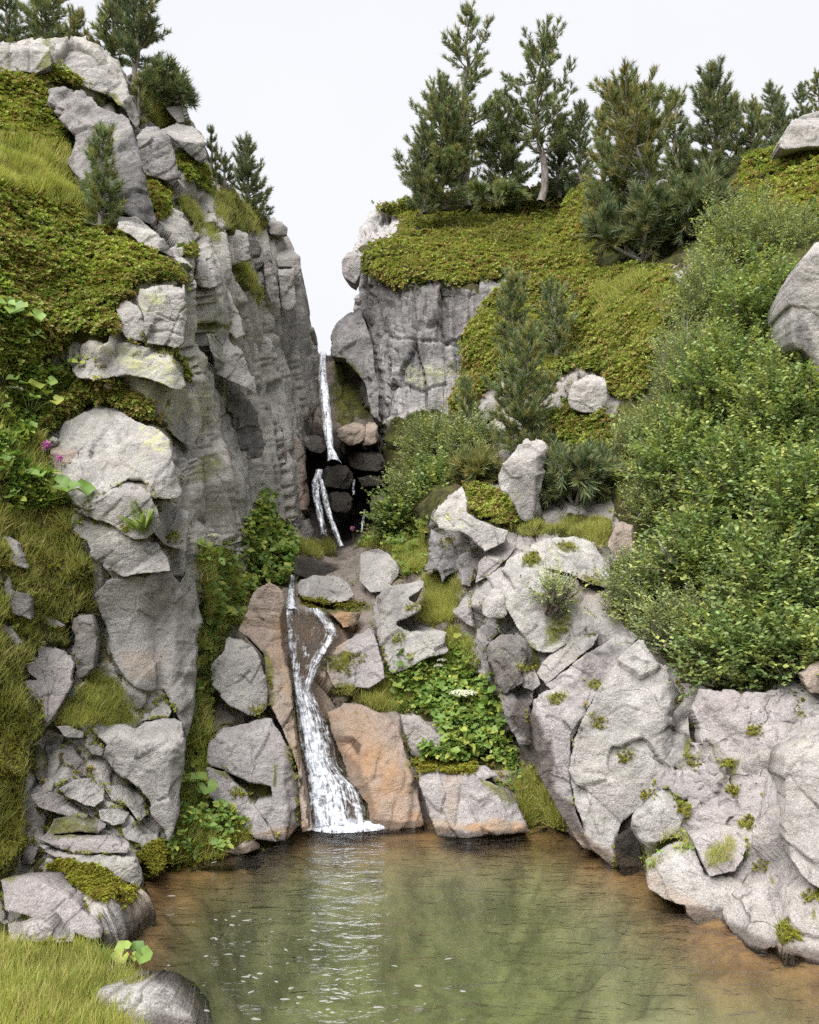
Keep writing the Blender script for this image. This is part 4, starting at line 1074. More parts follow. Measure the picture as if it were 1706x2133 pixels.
R('rock', 'lichened ridge rock pointing up at the head of the right outcrop', "901,1075 912,1054 954,1019 963,1013 975,1040 972,1068 1017,1089 1059,1105 1052,1128 1010,1149 982,1121 957,1107 915,1103", 'granite_pale', [(960, 1110, -12, 14), (960, 1060, -10, 52), (1010, 1120, 20, 30)], off=.3, cr="960,1085 1000,1110 1040,1105", rim=.07)
R('rock', 'broken craggy rock below the ridge rock with a dark left flank', "898,1103 933,1119 975,1133 993,1163 975,1182 933,1200 922,1214 912,1182 887,1190 894,1149", 'granite_crag', [(940, 1195, -12, 8), (905, 1150, -60, 5), (945, 1130, 0, 55)], off=.25, cr="930,1125 950,1160 975,1175;912,1180 930,1140", amp=1.5)
R('stone', 'small grey slab below the broken craggy rock', "958,1186 985,1180 992,1200 978,1222 962,1218", 'granite_lilac', off=.12)
R('rock', 'lilac spur with dark hollows between the craggy rock and dome', "996,1170 1040,1140 1075,1128 1068,1150 1040,1180 1010,1205 992,1215", 'granite_lilac', off=.15, cr="1000,1205 1030,1180 1060,1155")
R('rock_slab', 'pale striated slab at the top of the right outcrop', "1108,1132 1150,1116 1200,1116 1228,1128 1250,1155 1268,1195 1272,1226 1240,1216 1190,1196 1140,1186 1100,1165", 'granite_pale', [(1200, 1200, 8, 40), (1180, 1135, 0, 62)], off=.10, cr="1130,1150 1200,1165 1255,1195;1150,1140 1215,1150", rim=.012)
R('boulder', 'large pale dome of the right outcrop with a mossy hollow', "1040,1196 1056,1162 1094,1148 1108,1166 1140,1188 1200,1206 1262,1238 1252,1264 1220,1302 1165,1360 1112,1358 1076,1306 1048,1256", 'granite_pale', [(1120, 1340, -6, 16), (1120, 1195, -5, 55), (1190, 1280, 45, 20), (1060, 1240, -50, 15)], off=.10, amp=1.2, cat='boulder', rim=.012)
R('boulder', 'smooth egg-shaped boulder against the left side of the pale dome', "1004,1258 1025,1224 1055,1229 1063,1267 1051,1290 1008,1286", 'granite_pale', off=.35, rim=.18, cat='boulder')
R('stone', 'small angular lilac rock left of the egg-shaped boulder', "945,1275 968,1245 982,1238 984,1270 990,1310 972,1300", 'granite_lilac', off=.15)
R('boulder', 'round dark furrowed boulder ringed with yellow-green moss', "1016,1344 1039,1322 1070,1318 1096,1335 1101,1371 1083,1397 1094,1420 1074,1433 1047,1446 1030,1397 1016,1371", 'granite_dark', [(1060, 1430, -4, 6), (1060, 1345, 0, 52), (1090, 1370, 55, 5), (1025, 1370, -50, 5)], off=.4, cr="1035,1380 1060,1410 1075,1430;1050,1350 1070,1370", rim=.14, amp=1.5, cat='boulder')
R('rock', 'dark rough rock left of the furrowed boulder', "992,1310 1020,1300 1040,1318 1014,1345 1016,1375 1022,1400 1005,1385 994,1340", 'granite_crag', off=.2)
R('rock', 'dark craggy rock below the furrowed boulder', "1039,1446 1083,1428 1112,1440 1103,1495 1107,1550 1083,1550 1056,1506", 'granite_crag', off=.2, amp=1.6)
R('rock', 'pale rounded knob beside the furrowed boulder', "1082,1400 1095,1382 1112,1392 1126,1425 1110,1440 1088,1432", 'granite_pale', off=.3)
R('rock_slab', 'long pale rib slanting up to the shrub edge', "1118,1404 1140,1366 1180,1327 1234,1298 1258,1302 1236,1344 1198,1377 1136,1426", 'granite', [(1160, 1415, -20, 25), (1190, 1335, 0, 55)], off=.10, cr="1150,1400 1190,1350 1230,1315", rim=.012)
R('rock_slab', 'grey-blue stained face between the long rib and white triangular rock', "1136,1428 1198,1380 1260,1340 1304,1309 1333,1325 1302,1362 1262,1411 1220,1492 1192,1470", 'granite_lilac', [(1210, 1460, -15, 24), (1260, 1350, 0, 50)], off=.10, amp=1.2, rim=.012)
R('rock', 'smooth brown-footed rock face rising straight from the pool', "1103,1495 1118,1446 1163,1428 1198,1420 1234,1433 1216,1490 1189,1530 1185,1610 1198,1690 1238,1758 1210,1752 1163,1690 1127,1625 1110,1558", 'granite_lilac', [(1180, 1720, -22, 8), (1150, 1470, -10, 42), (1130, 1570, -60, 8)], off=.10, amp=.9, rim=.012)
R('boulder', 'great white triangular boulder above the right side of the pool', "1335,1325 1362,1366 1393,1393 1415,1433 1430,1468 1444,1566 1404,1606 1377,1637 1342,1677 1290,1722 1292,1795 1262,1782 1225,1748 1198,1692 1180,1610 1185,1530 1216,1490 1251,1433 1273,1393 1300,1362", 'granite_pale', [(1270, 1740, -14, 16), (1330, 1450, -8, 34), (1398, 1520, 52, 8), (1205, 1600, -55, 10), (1340, 1620, 10, 5)], off=.10, cr="1300,1560 1350,1570 1395,1600;1250,1500 1300,1470 1330,1480;1210,1640 1230,1700 1245,1740", amp=.9, cat='boulder', rim=.012)

# ---------------- right bank, near
R('rock_slab', 'huge lilac slab filling the lower right corner above the pool', "1442,1477 1460,1437 1517,1446 1570,1450 1641,1437 1681,1446 1760,1480 1860,1560 1900,2040 1780,2060 1706,2020 1659,1958 1641,1878 1579,1865 1535,1820 1473,1829 1446,1789 1437,1749 1406,1736 1437,1670 1404,1650 1377,1640 1406,1608 1448,1568 1460,1521", 'granite_lilac', [(1500, 1800, -16, 34), (1560, 1480, -5, 52), (1680, 1900, -30, 22), (1640, 1650, -40, 30), (1760, 1700, 5, 45)], Y=6.55, k=.06, cr="1460,1520 1480,1570 1475,1620;1520,1600 1535,1690 1500,1740;1530,1740 1580,1720 1640,1760;1590,1480 1620,1530 1625,1580", amp=1.0, t=1.4, rim=.012)
R('boulder', 'pale bulging rock mass at the right edge on the huge lilac slab', "1637,1550 1668,1539 1730,1513 1800,1540 1840,1700 1780,1890 1706,1850 1677,1834 1641,1767 1632,1654", 'granite_pale', [(1700, 1830, -22, 22), (1720, 1600, -10, 50), (1655, 1700, -55, 15)], Y=5.95, amp=.9, t=.9, cat='boulder', rim=.012)
R('boulder', 'smooth nose-shaped boulder over a dark hollow at the water', "1318,1701 1349,1681 1375,1646 1429,1625 1435,1672 1413,1723 1377,1749 1340,1758 1318,1736", 'granite_pale', [(1370, 1745, -14, 10), (1375, 1690, -8, 48), (1330, 1720, -50, 5)], off=.45, rim=.12, cat='boulder')
R('rock', 'dark brown wet rock in the hollow under the nose-shaped boulder', "1284,1748 1318,1712 1333,1756 1346,1812 1312,1824 1284,1790", 'granite_wet', [(1315, 1810, -10, 2)], off=.05, t=.5)
R('rock_slab', 'pale stepped ledge dropping into the pool on the right', "1349,1787 1411,1761 1442,1761 1473,1829 1520,1822 1584,1865 1622,1892 1614,1927 1617,1970 1530,1982 1493,1950 1431,1888 1427,1871 1382,1857 1350,1835", 'granite_pale', [(1500, 1940, -24, 26), (1440, 1800, -10, 58), (1560, 1890, -8, 48)], Y=6.35, amp=.9, t=.8, rim=.012)
R('rock_slab', 'lilac shelf above the pale stepped ledge with a grassy seam', "1440,1745 1475,1715 1520,1725 1560,1760 1530,1815 1478,1826", 'granite_lilac', [(1490, 1810, -15, 30), (1500, 1740, 0, 58)], Y=6.5, t=.6, rim=.012)
R('rock', 'orange-tinged rock under the shrubs at the far right edge', "1668,1404 1700,1380 1760,1390 1760,1450 1690,1444", 'granite_pink', Y=7.0)
R('rock', 'lichened crag on the right side of the sky notch above the upper waterfall', "692,742 689,702 700,668 722,652 748,638 768,690 788,800 792,880 774,862 758,800 736,770 715,748", 'granite_crag', [(770, 850, -35, 8), (735, 700, -30, 38), (705, 700, -65, 10)], Y=16.9, t=1.6, amp=1.4, rim=.03, clamp=False)
R('rock_block', 'small rounded nose of rock jutting into the sky at the heath-topped cliff edge', "711,545 722,528 738,520 752,540 750,575 740,592 722,580 714,570", 'granite_lilac', [(735, 585, -25, 0), (730, 532, -20, 45)], Y=17.2, t=1.2, clamp=False)

# ================================================================== plants: builders
LANDS = {'rocky_hillside', 'hillside', 'ravine_ground', 'cliff', 'grass_bank'}


def unit(v):
    return v / (np.linalg.norm(v, axis=-1, keepdims=True) + 1e-12)


def basis(d, up):
    y = unit(d)
    x = unit(np.cross(y, up) + 1e-9)
    z = np.cross(x, y)
    return np.stack([x, y, z], -1)


def inst(TV, pos, B, sc):
    """copies of a template: rotation columns B (N,3,3), size sc (N,) or (N,3)"""
    sc = np.asarray(sc, float)
    if sc.ndim == 1: sc = np.repeat(sc[:, None], 3, 1)
    V = np.einsum('nij,nvj->nvi', B, TV[None] * sc[:, None, :]) + pos[:, None]
    return V.reshape(-1, 3)


def rep(F, nv, n):
    F = np.asarray(F)
    return (F[None] + (np.arange(n) * nv)[:, None, None]).reshape(-1, F.shape[1])


def tints(n, nv, a=None, b=None):
    a = rng.random(n) if a is None else a
    b = rng.random(n) if b is None else b
    return np.repeat(np.c_[a, b, np.zeros(n)], nv, 0)


def randdir(n):
    v = rng.standard_normal((n, 3))
    return unit(v)


LEAF_V = np.array([[0, 0, 0], [-.30, .42, .07], [0, 1, -.10], [.30, .42, .07], [-.2, .75, .02], [.2, .75, .02]], float)
LEAF_F = np.array([[0, 3, 5], [0, 5, 2], [0, 2, 4], [0, 4, 1]])


def rosette(n, el0, el1, w, seed):
    r = np.random.default_rng(seed)
    V, Fc = [], []
    for k in range(n):
        az = k * 2.4 + r.normal(0, .3); el = math.radians(r.uniform(el0, el1))
        d = np.array([[math.cos(az) * math.cos(el), math.sin(az) * math.cos(el), math.sin(el)]])
        B = basis(d, np.array([[0, 0, 1.0]]))
        T = np.array([[0, 0, 0], [-w, .55, .05], [0, 1, -.05], [w, .55, .05]])
        V.append(inst(T, np.zeros((1, 3)), B, np.array([r.uniform(.7, 1.1)])))
        Fc += [[4 * k, 4 * k + 3, 4 * k + 2], [4 * k, 4 * k + 2, 4 * k + 1]]
    return np.concatenate(V), np.array(Fc)


ROS_V, ROS_F = rosette(9, 5, 75, .24, 1)
TUFT_N = 26
def make_tuft():
    r = np.random.default_rng(3)
    V, Fc = [], []
    for k in range(TUFT_N):
        az = k * 2.4; t = r.random() ** .8
        sp_ = r.uniform(.35, .95)
        d = unit(np.array([math.cos(az) * sp_, 1.0 * (1 if t > .2 else .6), math.sin(az) * sp_]))
        s = unit(np.cross(d, r.standard_normal(3)))
        p = np.array([0, t * .75, 0])
        L = r.uniform(.55, .8)
        V += [p - s * .04, p + s * .04, p + d * L]
        Fc.append([3 * k, 3 * k + 1, 3 * k + 2])
    return np.array(V), np.array(Fc)
TUFT_V, TUFT_F = make_tuft()
BLADE_V = np.array([[-.02, 0, 0], [.02, 0, 0], [.016, .05, .5], [-.016, .05, .5], [0, .30, .95]])
BLADE_Q = np.array([[0, 1, 2, 3]]); BLADE_T = np.array([[3, 2, 4]])


def tube(path, rad, n=6):
    path = np.asarray(path, float); rad = np.asarray(rad, float)
    d = unit(np.gradient(path, axis=0))
    ref = np.where(np.abs(d[:, 2:3]) < .9, np.array([[0, 0, 1.0]]), np.array([[1.0, 0, 0]]))
    x = unit(np.cross(d, ref)); y = np.cross(d, x)
    a = np.linspace(0, 2 * PI, n, endpoint=False)
    V = path[:, None] + rad[:, None, None] * (np.cos(a)[None, :, None] * x[:, None] + np.sin(a)[None, :, None] * y[:, None])
    m = len(path)
    i = np.arange(m - 1)[:, None] * n; k = np.arange(n)[None]; k2 = (k + 1) % n
    q = np.stack([i + k, i + k2, i + n + k2, i + n + k], -1).reshape(-1, 4)
    return V.reshape(-1, 3), q


class Tubes:
    def __init__(s): s.V, s.Q, s.n = [], [], 0
    def add(s, path, rad, n=6):
        v, q = tube(path, rad, n)
        s.V.append(v); s.Q.append(q + s.n); s.n += len(v)
    def build(s, name, mat, parent=None):
        return mesh_np(name, np.concatenate(s.V), np.concatenate(s.Q), None, True, mat, parent=parent)


def pine(label, px, py0, py1, hw, Y, seed, cone=1.0, bare=.12, dens=1.0, mat='needles', lean=(0, 0), gap=.25, tuft=1.0, group=None, bark='bark', topx=None):
    """mountain pine: trunk with limbs, and a crown of brush-like shoots at the ends of upswept branches"""
    r = np.random.default_rng(seed)
    base = at(px, py0, Y)
    Ht = (at(px, py1, Y) - base)[2]; Rm = hw / F * Y
    ex = at(px if topx is None else topx, py1, Y)[0] - base[0]
    root = tag(empty('pine_tree', base), label, 'pine tree', group or 'mountain pines')
    n = 12
    t = np.linspace(0, 1, n)
    wob = np.cumsum(r.normal(0, .012 * Ht, (n, 2)), 0); wob -= wob[0]
    path = np.c_[base[0] + ex * t + lean[0] * Ht * np.sin(t * PI) + wob[:, 0], base[1] + lean[1] * Ht * t + wob[:, 1], base[2] - .25 + (Ht + .2) * t]
    tb = Tubes()
    r0 = (.014 if topx else .021) * Ht + .015
    tb.add(path, r0 * (1 - t) ** .8 + .006, 8)
    tips, dirs, sizes = [], [], []
    sp0 = max(.13, Ht / 34) / dens
    z = bare
    ts = .084 * (Ht ** .35) * tuft
    while z < .985:
        prof = (1 - z) ** (.75 * cone) * min(1, .6 + 1.8 * (z - bare + .05)) * 1.08 + .06
        nb = r.integers(4, 7)
        a0 = r.random() * 6.28
        for k in range(nb):
            if r.random() < gap * .5: continue
            az = a0 + k * 6.283 / nb + r.normal(0, .25)
            L = Rm * prof * r.uniform(.5, 1.22)
            if r.random() < .12: L *= 1.25
            el = math.radians(-8 + 42 * z + r.normal(0, 8))
            p0 = np.array([np.interp(z, t, path[:, i]) for i in range(3)])
            m = 6
            s = np.linspace(0, 1, m)
            h = np.array([math.cos(az), math.sin(az), 0])
            bp = p0 + h * (L * s * math.cos(el))[:, None] + np.array([0, 0, 1]) * (L * (math.sin(el) * s + (.30 + .15 * z) * s ** 2.2))[:, None]
            bp += r.normal(0, .02 * L, bp.shape) * s[:, None]
            tb.add(bp, (.010 + .018 * L) * (1 - s * .8), 5)
            nt = max(5, int(L / (ts * .34)))
            for j in range(nt):
                f = .22 + .78 * (j + r.random()) / nt
                q = np.array([np.interp(f, s, bp[:, i]) for i in range(3)])
                dd = bp[min(m - 1, int(f * (m - 1)) + 1)] - bp[max(0, int(f * (m - 1)) - 1)]
                dd = dd / (np.linalg.norm(dd) + 1e-9)
                side = r.choice((-1, 1)) * np.array([-math.sin(az), math.cos(az), 0])
                tw = L * .34 * (1 - .45 * f) * r.uniform(.3, 1.1)
                dv = dd * .55 + side * .75 * r.random() + np.array([0, 0, .45]) + r.normal(0, .15, 3)
                dv /= np.linalg.norm(dv)
                tip = q + dv * tw
                tips.append(tip - dv * ts * .5); dirs.append(dv); sizes.append(ts * r.uniform(.8, 1.35))
                if tw > ts * .8:
                    d2 = dv * .6 + r.normal(0, .5, 3) + np.array([0, 0, .3]); d2 /= np.linalg.norm(d2)
                    tips.append(q + dv * tw * .45); dirs.append(d2); sizes.append(ts * r.uniform(.7, 1.2))
            tips.append(bp[-1]); dirs.append(unit(bp[-1] - bp[-2] + np.array([0, 0, .04]))); sizes.append(ts * 1.2)
        z += sp0 / Ht * r.uniform(.7, 1.3) * (1 + gap * (r.random() < .3))
    tips.append(path[-1]); dirs.append(np.array([0, 0, 1.0])); sizes.append(ts * 1.3)
    tb.build('trunk', M[bark], root)
    tips, dirs, sizes = np.array(tips), np.array(dirs), np.array(sizes)
    B = basis(dirs, unit(r.standard_normal((len(dirs), 3))))
    V = inst(TUFT_V, tips, B, sizes * 1.25)
    mesh_np('crown', V, None, rep(TUFT_F, len(TUFT_V), len(tips)), False, M[mat], {'tint': tints(len(tips), len(TUFT_V))}, parent=root)
    return root


def dwarf_pine(label, px, py, rx, ry, Y, seed, mat='needles_dark', nst=9, dens=1.0, pale=None, group=None):
    """many-stemmed dwarf pine: crooked stems rising from one foot, shoots at their ends"""
    r = np.random.default_rng(seed)
    foot = at(px, py, Y)
    wx, wz = rx / F * Y, ry / F * Y
    root = tag(empty('dwarf_pine', foot), label, 'dwarf pine', group or 'dwarf pines')
    tb = Tubes(); tips, dirs, sizes = [], [], []
    ts = .15 if Y < 14 else .19
    for k in range(nst):
        az = k * 2.4 + r.normal(0, .3)
        reach = r.uniform(.35, 1.0)
        end = foot + np.array([math.cos(az) * wx * reach, math.sin(az) * wx * .8 * reach, wz * (1.05 - .55 * reach) * r.uniform(.75, 1.1)])
        s = np.linspace(0, 1, 8)
        ctrl = foot + np.array([math.cos(az) * wx * reach * .75, math.sin(az) * wx * .6 * reach, wz * .22])
        pth = (1 - s)[:, None] ** 2 * foot + 2 * (s * (1 - s))[:, None] * ctrl + (s ** 2)[:, None] * end
        pth += r.normal(0, .02 * (wx + wz), pth.shape) * s[:, None]
        tb.add(pth, .035 * (wx + wz) * .5 * (1 - .8 * s) + .006, 6)
        nb = int(26 * dens)
        for j in range(nb):
            f = .25 + .75 * r.random()
            q = np.array([np.interp(f, s, pth[:, i]) for i in range(3)])
            dv = unit(r.standard_normal(3) * .8 + np.array([0, 0, .55]) + .4 * unit(end - foot))
            tw = (.10 + .22 * r.random()) * (wx + wz) * .5
            qe = q + dv * tw
            tb.add(np.array([q, (q + qe) / 2 + r.normal(0, .02, 3), qe]), np.array([.010, .007, .004]), 4)
            for i in range(3):
                d2 = unit(dv + r.normal(0, .45, 3) + np.array([0, 0, .35]))
                tips.append(q + dv * tw * (.45 + .28 * i)); dirs.append(d2); sizes.append(ts * r.uniform(.8, 1.3))
    tb.build('branches', M[pale or 'bark'], root)
    tips, dirs, sizes = np.array(tips), np.array(dirs), np.array(sizes)
    B = basis(dirs, unit(r.standard_normal((len(dirs), 3))))
    V = inst(TUFT_V, tips, B, sizes * 1.2)
    mesh_np('crown', V, None, rep(TUFT_F, len(TUFT_V), len(tips)), False, M[mat], {'tint': tints(len(tips), len(TUFT_V))}, parent=root)
    return root


def shrub(label, px, py, rx, ry, Y, seed, mat='leaf_alder', leaf=.055, n=None, cat='shrub', group=None, stemmat='twig', per=11, narrow=1.0):
    """leafy shrub: stems from one foot, twigs through the crown, leaves set along every twig"""
    r = np.random.default_rng(seed)
    c = at(px, py, Y)
    a, b = rx / F * Y, ry / F * Y
    d = .8 * a
    foot = c + np.array([0, .25 * d, -b * .95])
    root = tag(empty('leafy_shrub', foot), label, cat, group or 'leafy shrubs')
    nt = n or int(260 + 460 * a * b / .3)
    v = randdir(nt); rad = r.random(nt) ** .42
    lump = 1 + .55 * gnoise(v * 2.6 + seed, seed)
    spray = r.random(nt) < .10
    rad = np.where(spray, 1.0 + .30 * r.random(nt), rad)
    T = c + v * (rad * lump)[:, None] * np.array([a, d, b])
    out = unit(v * np.array([1, 1, .7]) + np.array([0, 0, .75]) + r.normal(0, .35, (nt, 3)))
    tl = (.10 + .16 * r.random(nt)) * max(.7, min(1.4, leaf / .055))
    tb = Tubes()
    for k in range(10):
        e = T[r.integers(0, nt)]
        s = np.linspace(0, 1, 7)
        ctrl = foot * .5 + e * .5 + np.array([(e[0] - foot[0]) * .25, (e[1] - foot[1]) * .25, -.05])
        pth = (1 - s)[:, None] ** 2 * (foot + r.normal(0, .04, 3)) + 2 * (s * (1 - s))[:, None] * ctrl + (s ** 2)[:, None] * e
        tb.add(pth, .016 * (1 - .75 * s) + .003, 5)
    for k in range(0, nt, 2):
        tb.add(np.array([T[k] - out[k] * tl[k] * .7 + r.normal(0, .02, 3), T[k], T[k] + out[k] * tl[k]]), np.array([.005, .004, .002]), 3)
    tb.build('stems', M[stemmat], root)
    f = np.tile((np.arange(per) + .5) / per, nt)
    TT = np.repeat(T, per, 0); OO = np.repeat(out, per, 0); LL = np.repeat(tl, per)
    side = unit(np.cross(OO, np.array([0, 0, 1.0])) + 1e-6) * np.tile(np.where(np.arange(per) % 2, 1, -1), nt)[:, None]
    ld = unit(OO * .55 + side * .9 + r.normal(0, .35, TT.shape) + np.array([0, 0, .1]))
    pos = TT + OO * (LL * (f * 1.5 - .5))[:, None]
    up = unit(np.array([0, 0, 1.0]) + r.normal(0, .45, TT.shape))
    B = basis(ld, up)
    sc = leaf * r.uniform(.7, 1.25, len(pos))
    V = inst(LEAF_V, pos, B, np.c_[sc * narrow, sc, sc])
    tt = np.repeat(r.random(nt), per) * .6 + r.random(len(pos)) * .4
    t2 = np.repeat(r.random(nt), per)
    mesh_np('foliage', V, None, rep(LEAF_F, len(LEAF_V), len(pos)), False, M[mat], {'tint': tints(len(pos), len(LEAF_V), tt, t2)}, parent=root)
    return root


def scatter(poly, n, owners=LANDS, soft=0):
    poly = pts(poly)
    x0, y0 = poly.min(0); x1, y1 = poly.max(0)
    x0 = max(x0, -240); x1 = min(x1, 1940); y1 = min(y1, 2390)
    P, N = [], []
    tot = 0
    for _ in range(30):
        m = n * 2
        px = rng.uniform(x0, x1, m); py = rng.uniform(y0, y1, m)
        wob = 14 * fbm(np.c_[px / 40, py / 40, px * 0], 3, 77)
        ok = sdist(px, py, poly)[0] + wob > 0
        px, py = px[ok], py[ok]
        d, p, nn, o = look(ZB, px, py)
        good = np.array([k >= 0 and OWN[k].split('.')[0] in owners for k in o], bool) if len(o) else np.zeros(0, bool)
        P.append(p[good]); N.append(nn[good]); tot += int(good.sum())
        if tot >= n: break
    P = np.concatenate(P)[:n]; N = np.concatenate(N)[:n]
    jit = rng.normal(0, 1, P.shape) * (P[:, 1:2] * 3.0 / F)
    return P + jit - N * (jit * N).sum(1, keepdims=True), N


def heath(poly, n, size, height, mat='heath', owners=LANDS, name='heath'):
    P, N = scatter(poly, n, owners)
    if len(P) < 5: return
    up = unit(N * .6 + np.array([0, 0, .8]) + rng.normal(0, .22, P.shape))
    lump = np.clip(.55 + .9 * fbm(P * (1.1 / max(height, .05) * .16), 3, 61) + .35 * rng.random(len(P)), .0, 1.5)
    pos = P + up * (height * lump * rng.uniform(.45, 1.0, len(P)))[:, None]
    B0 = basis(unit(np.cross(up, randdir(len(P)))), up)     # z column = up
    B = B0
    sc = size * rng.uniform(.7, 1.35, len(P))
    V = inst(ROS_V, pos, B, sc)
    zone = np.clip(.5 + 1.0 * fbm(P * 1.4, 3, 33), 0, 1)
    t = np.clip(.55 * zone + .45 * rng.random(len(P)), 0, 1)
    # bare twigs between the leaf rosettes
    k = len(P) // 4
    tb = np.stack([P[:k] - up[:k] * .02, pos[:k]], 1)
    side = unit(np.cross(up[:k], randdir(k))) * .004
    o = mesh_np(name, V, None, rep(ROS_F, len(ROS_V), len(P)), False, M[mat], {'tint': tints(len(P), len(ROS_V), t)})
    return tag(o, kind='stuff')


def grass(poly, n, L, mat='grass', owners=LANDS, droop=.5, name='grass', t0=None, wid=1.0):
    P, N = scatter(poly, n, owners)
    if len(P) < 5: return
    per = 7
    PP = np.repeat(P, per, 0) + rng.normal(0, .018, (len(P) * per, 3)) * np.array([1, 1, .2])
    up = unit(np.repeat(N, per, 0) * .35 + np.array([0, 0, 1.0]) + rng.normal(0, .38, PP.shape))
    fw = unit(rng.standard_normal(PP.shape) * np.array([1, 1, .1]) + np.array([0, -.3, 0]))
    x = unit(np.cross(fw, up)); y = np.cross(up, x)
    B = np.stack([x, y, up], -1)
    patch = np.repeat(np.clip(.55 + 1.1 * fbm(P * 1.7, 3, 44), .15, 1.3), per)
    ln = L * rng.uniform(.5, 1.25, len(PP)) * (.55 + .6 * patch)
    sc = np.c_[ln * 1.0 * wid * rng.uniform(.6, 1.1, len(PP)), ln * droop * rng.uniform(.5, 2.2, len(PP)), ln]
    V = inst(BLADE_V, PP - np.array([0, 0, .01]), B, sc)
    zone = np.repeat(np.clip(.5 + 1.0 * fbm(P * 1.2, 3, 35), 0, 1), per)
    t = np.clip(.6 * zone + .4 * rng.random(len(PP)), 0, 1)
    o = mesh_np(name, V, rep(BLADE_Q, 5, len(PP)), rep(BLADE_T, 5, len(PP)), False, M[mat], {'tint': tints(len(PP), 5, t)})
    return tag(o, kind='stuff')


def round_leaf(k=11):
    a = np.linspace(-2.7, 2.7, k)
    rr = 1 + .07 * np.cos(a * 6)
    V = np.r_[[[0, 0, -.12]], np.c_[np.sin(a) * rr * .55, .12 + np.cos(a) * rr * .5 + .0, .10 * np.cos(a * 3) + .06]]
    Fc = [[0, i + 1, i + 2] for i in range(k - 1)]
    return V, np.array(Fc)
RL_V, RL_F = round_leaf()


def herbs(poly, n, size, height, mat='leaf_bright', name='undergrowth', owners=LANDS, kind='stuff'):
    """low broad-leaved growth, leaf over leaf"""
    P, N = scatter(poly, n, owners)
    if len(P) < 5: return
    lump = np.clip(.5 + fbm(P * 2.0, 3, 15), 0, 1.3)
    pos = P + np.array([0, 0, 1.0]) * (height * lump * rng.uniform(.2, 1.0, len(P)))[:, None] + N * (height * .5 * lump * rng.random(len(P)))[:, None]
    up = unit(np.array([0, -.35, .9]) + rng.normal(0, .4, P.shape))
    B = basis(unit(np.cross(up, randdir(len(P)))), up)
    sc = size * rng.uniform(.35, 1.3, len(P)) ** 1.2
    big = rng.random(len(P)) < .45
    V1 = inst(RL_V, pos[big], B[big], sc[big])
    V2 = inst(LEAF_V, np.repeat(pos[~big], 3, 0), basis(unit(randdir(3 * (~big).sum()) * np.array([1, 1, .5])), np.repeat(up[~big], 3, 0)), np.repeat(sc[~big], 3) * .9)
    n1, n2 = int(big.sum()), 3 * int((~big).sum())
    t = np.clip(.5 + .6 * fbm(P * 2.5, 2, 5) + .3 * rng.standard_normal(len(P)), 0, 1)
    T = np.r_[tints(n1, len(RL_V), t[big]), tints(n2, len(LEAF_V), np.repeat(t[~big], 3))]
    o = mesh_np(name, np.r_[V1, V2], None, np.r_[rep(RL_F, len(RL_V), n1), rep(LEAF_F, len(LEAF_V), n2) + len(V1)], False, M[mat], {'tint': T})
    return tag(o, kind=kind)


def butterbur(label, px, py, n, size, spread, Y=None, seed=1, mat='leaf_bright', name='broadleaf_plant'):
    r = np.random.default_rng(seed)
    d, p, nn, o = look(ZB, np.array([px]), np.array([py]))
    foot = p[0] if Y is None else at(px, py, Y)
    root = tag(empty(name, foot), label, 'plant', 'broad-leaved plants')
    tb = Tubes(); pos, ups, fw = [], [], []
    for k in range(n):
        az = k * 2.4 + r.normal(0, .3); rad = spread * math.sqrt((k + .5) / n)
        e = foot + np.array([math.cos(az) * rad, math.sin(az) * rad * .6 - spread * .3, spread * r.uniform(.35, 1.0)])
        mid = foot * .5 + e * .5 + np.array([0, 0, .12 * spread])
        tb.add(np.array([foot, mid, e]), np.array([.006, .005, .004]), 5)
        pos.append(e); ups.append(unit(np.array([math.cos(az) * .35, -.5, .8]) + r.normal(0, .2, 3))); fw.append([math.cos(az), math.sin(az), -.1])
    tb.build('stalks', M[mat] if False else M['fern_stalk'], root)
    pos, ups, fw = np.array(pos), np.array(ups), np.array(fw)
    V = inst(RL_V, pos, basis(fw - ups * (fw * ups).sum(1, keepdims=True), ups), size * r.uniform(.7, 1.25, n))
    mesh_np('leaves', V, None, rep(RL_F, len(RL_V), n), True, M[mat], {'tint': tints(n, len(RL_V))}, parent=root)
    return root


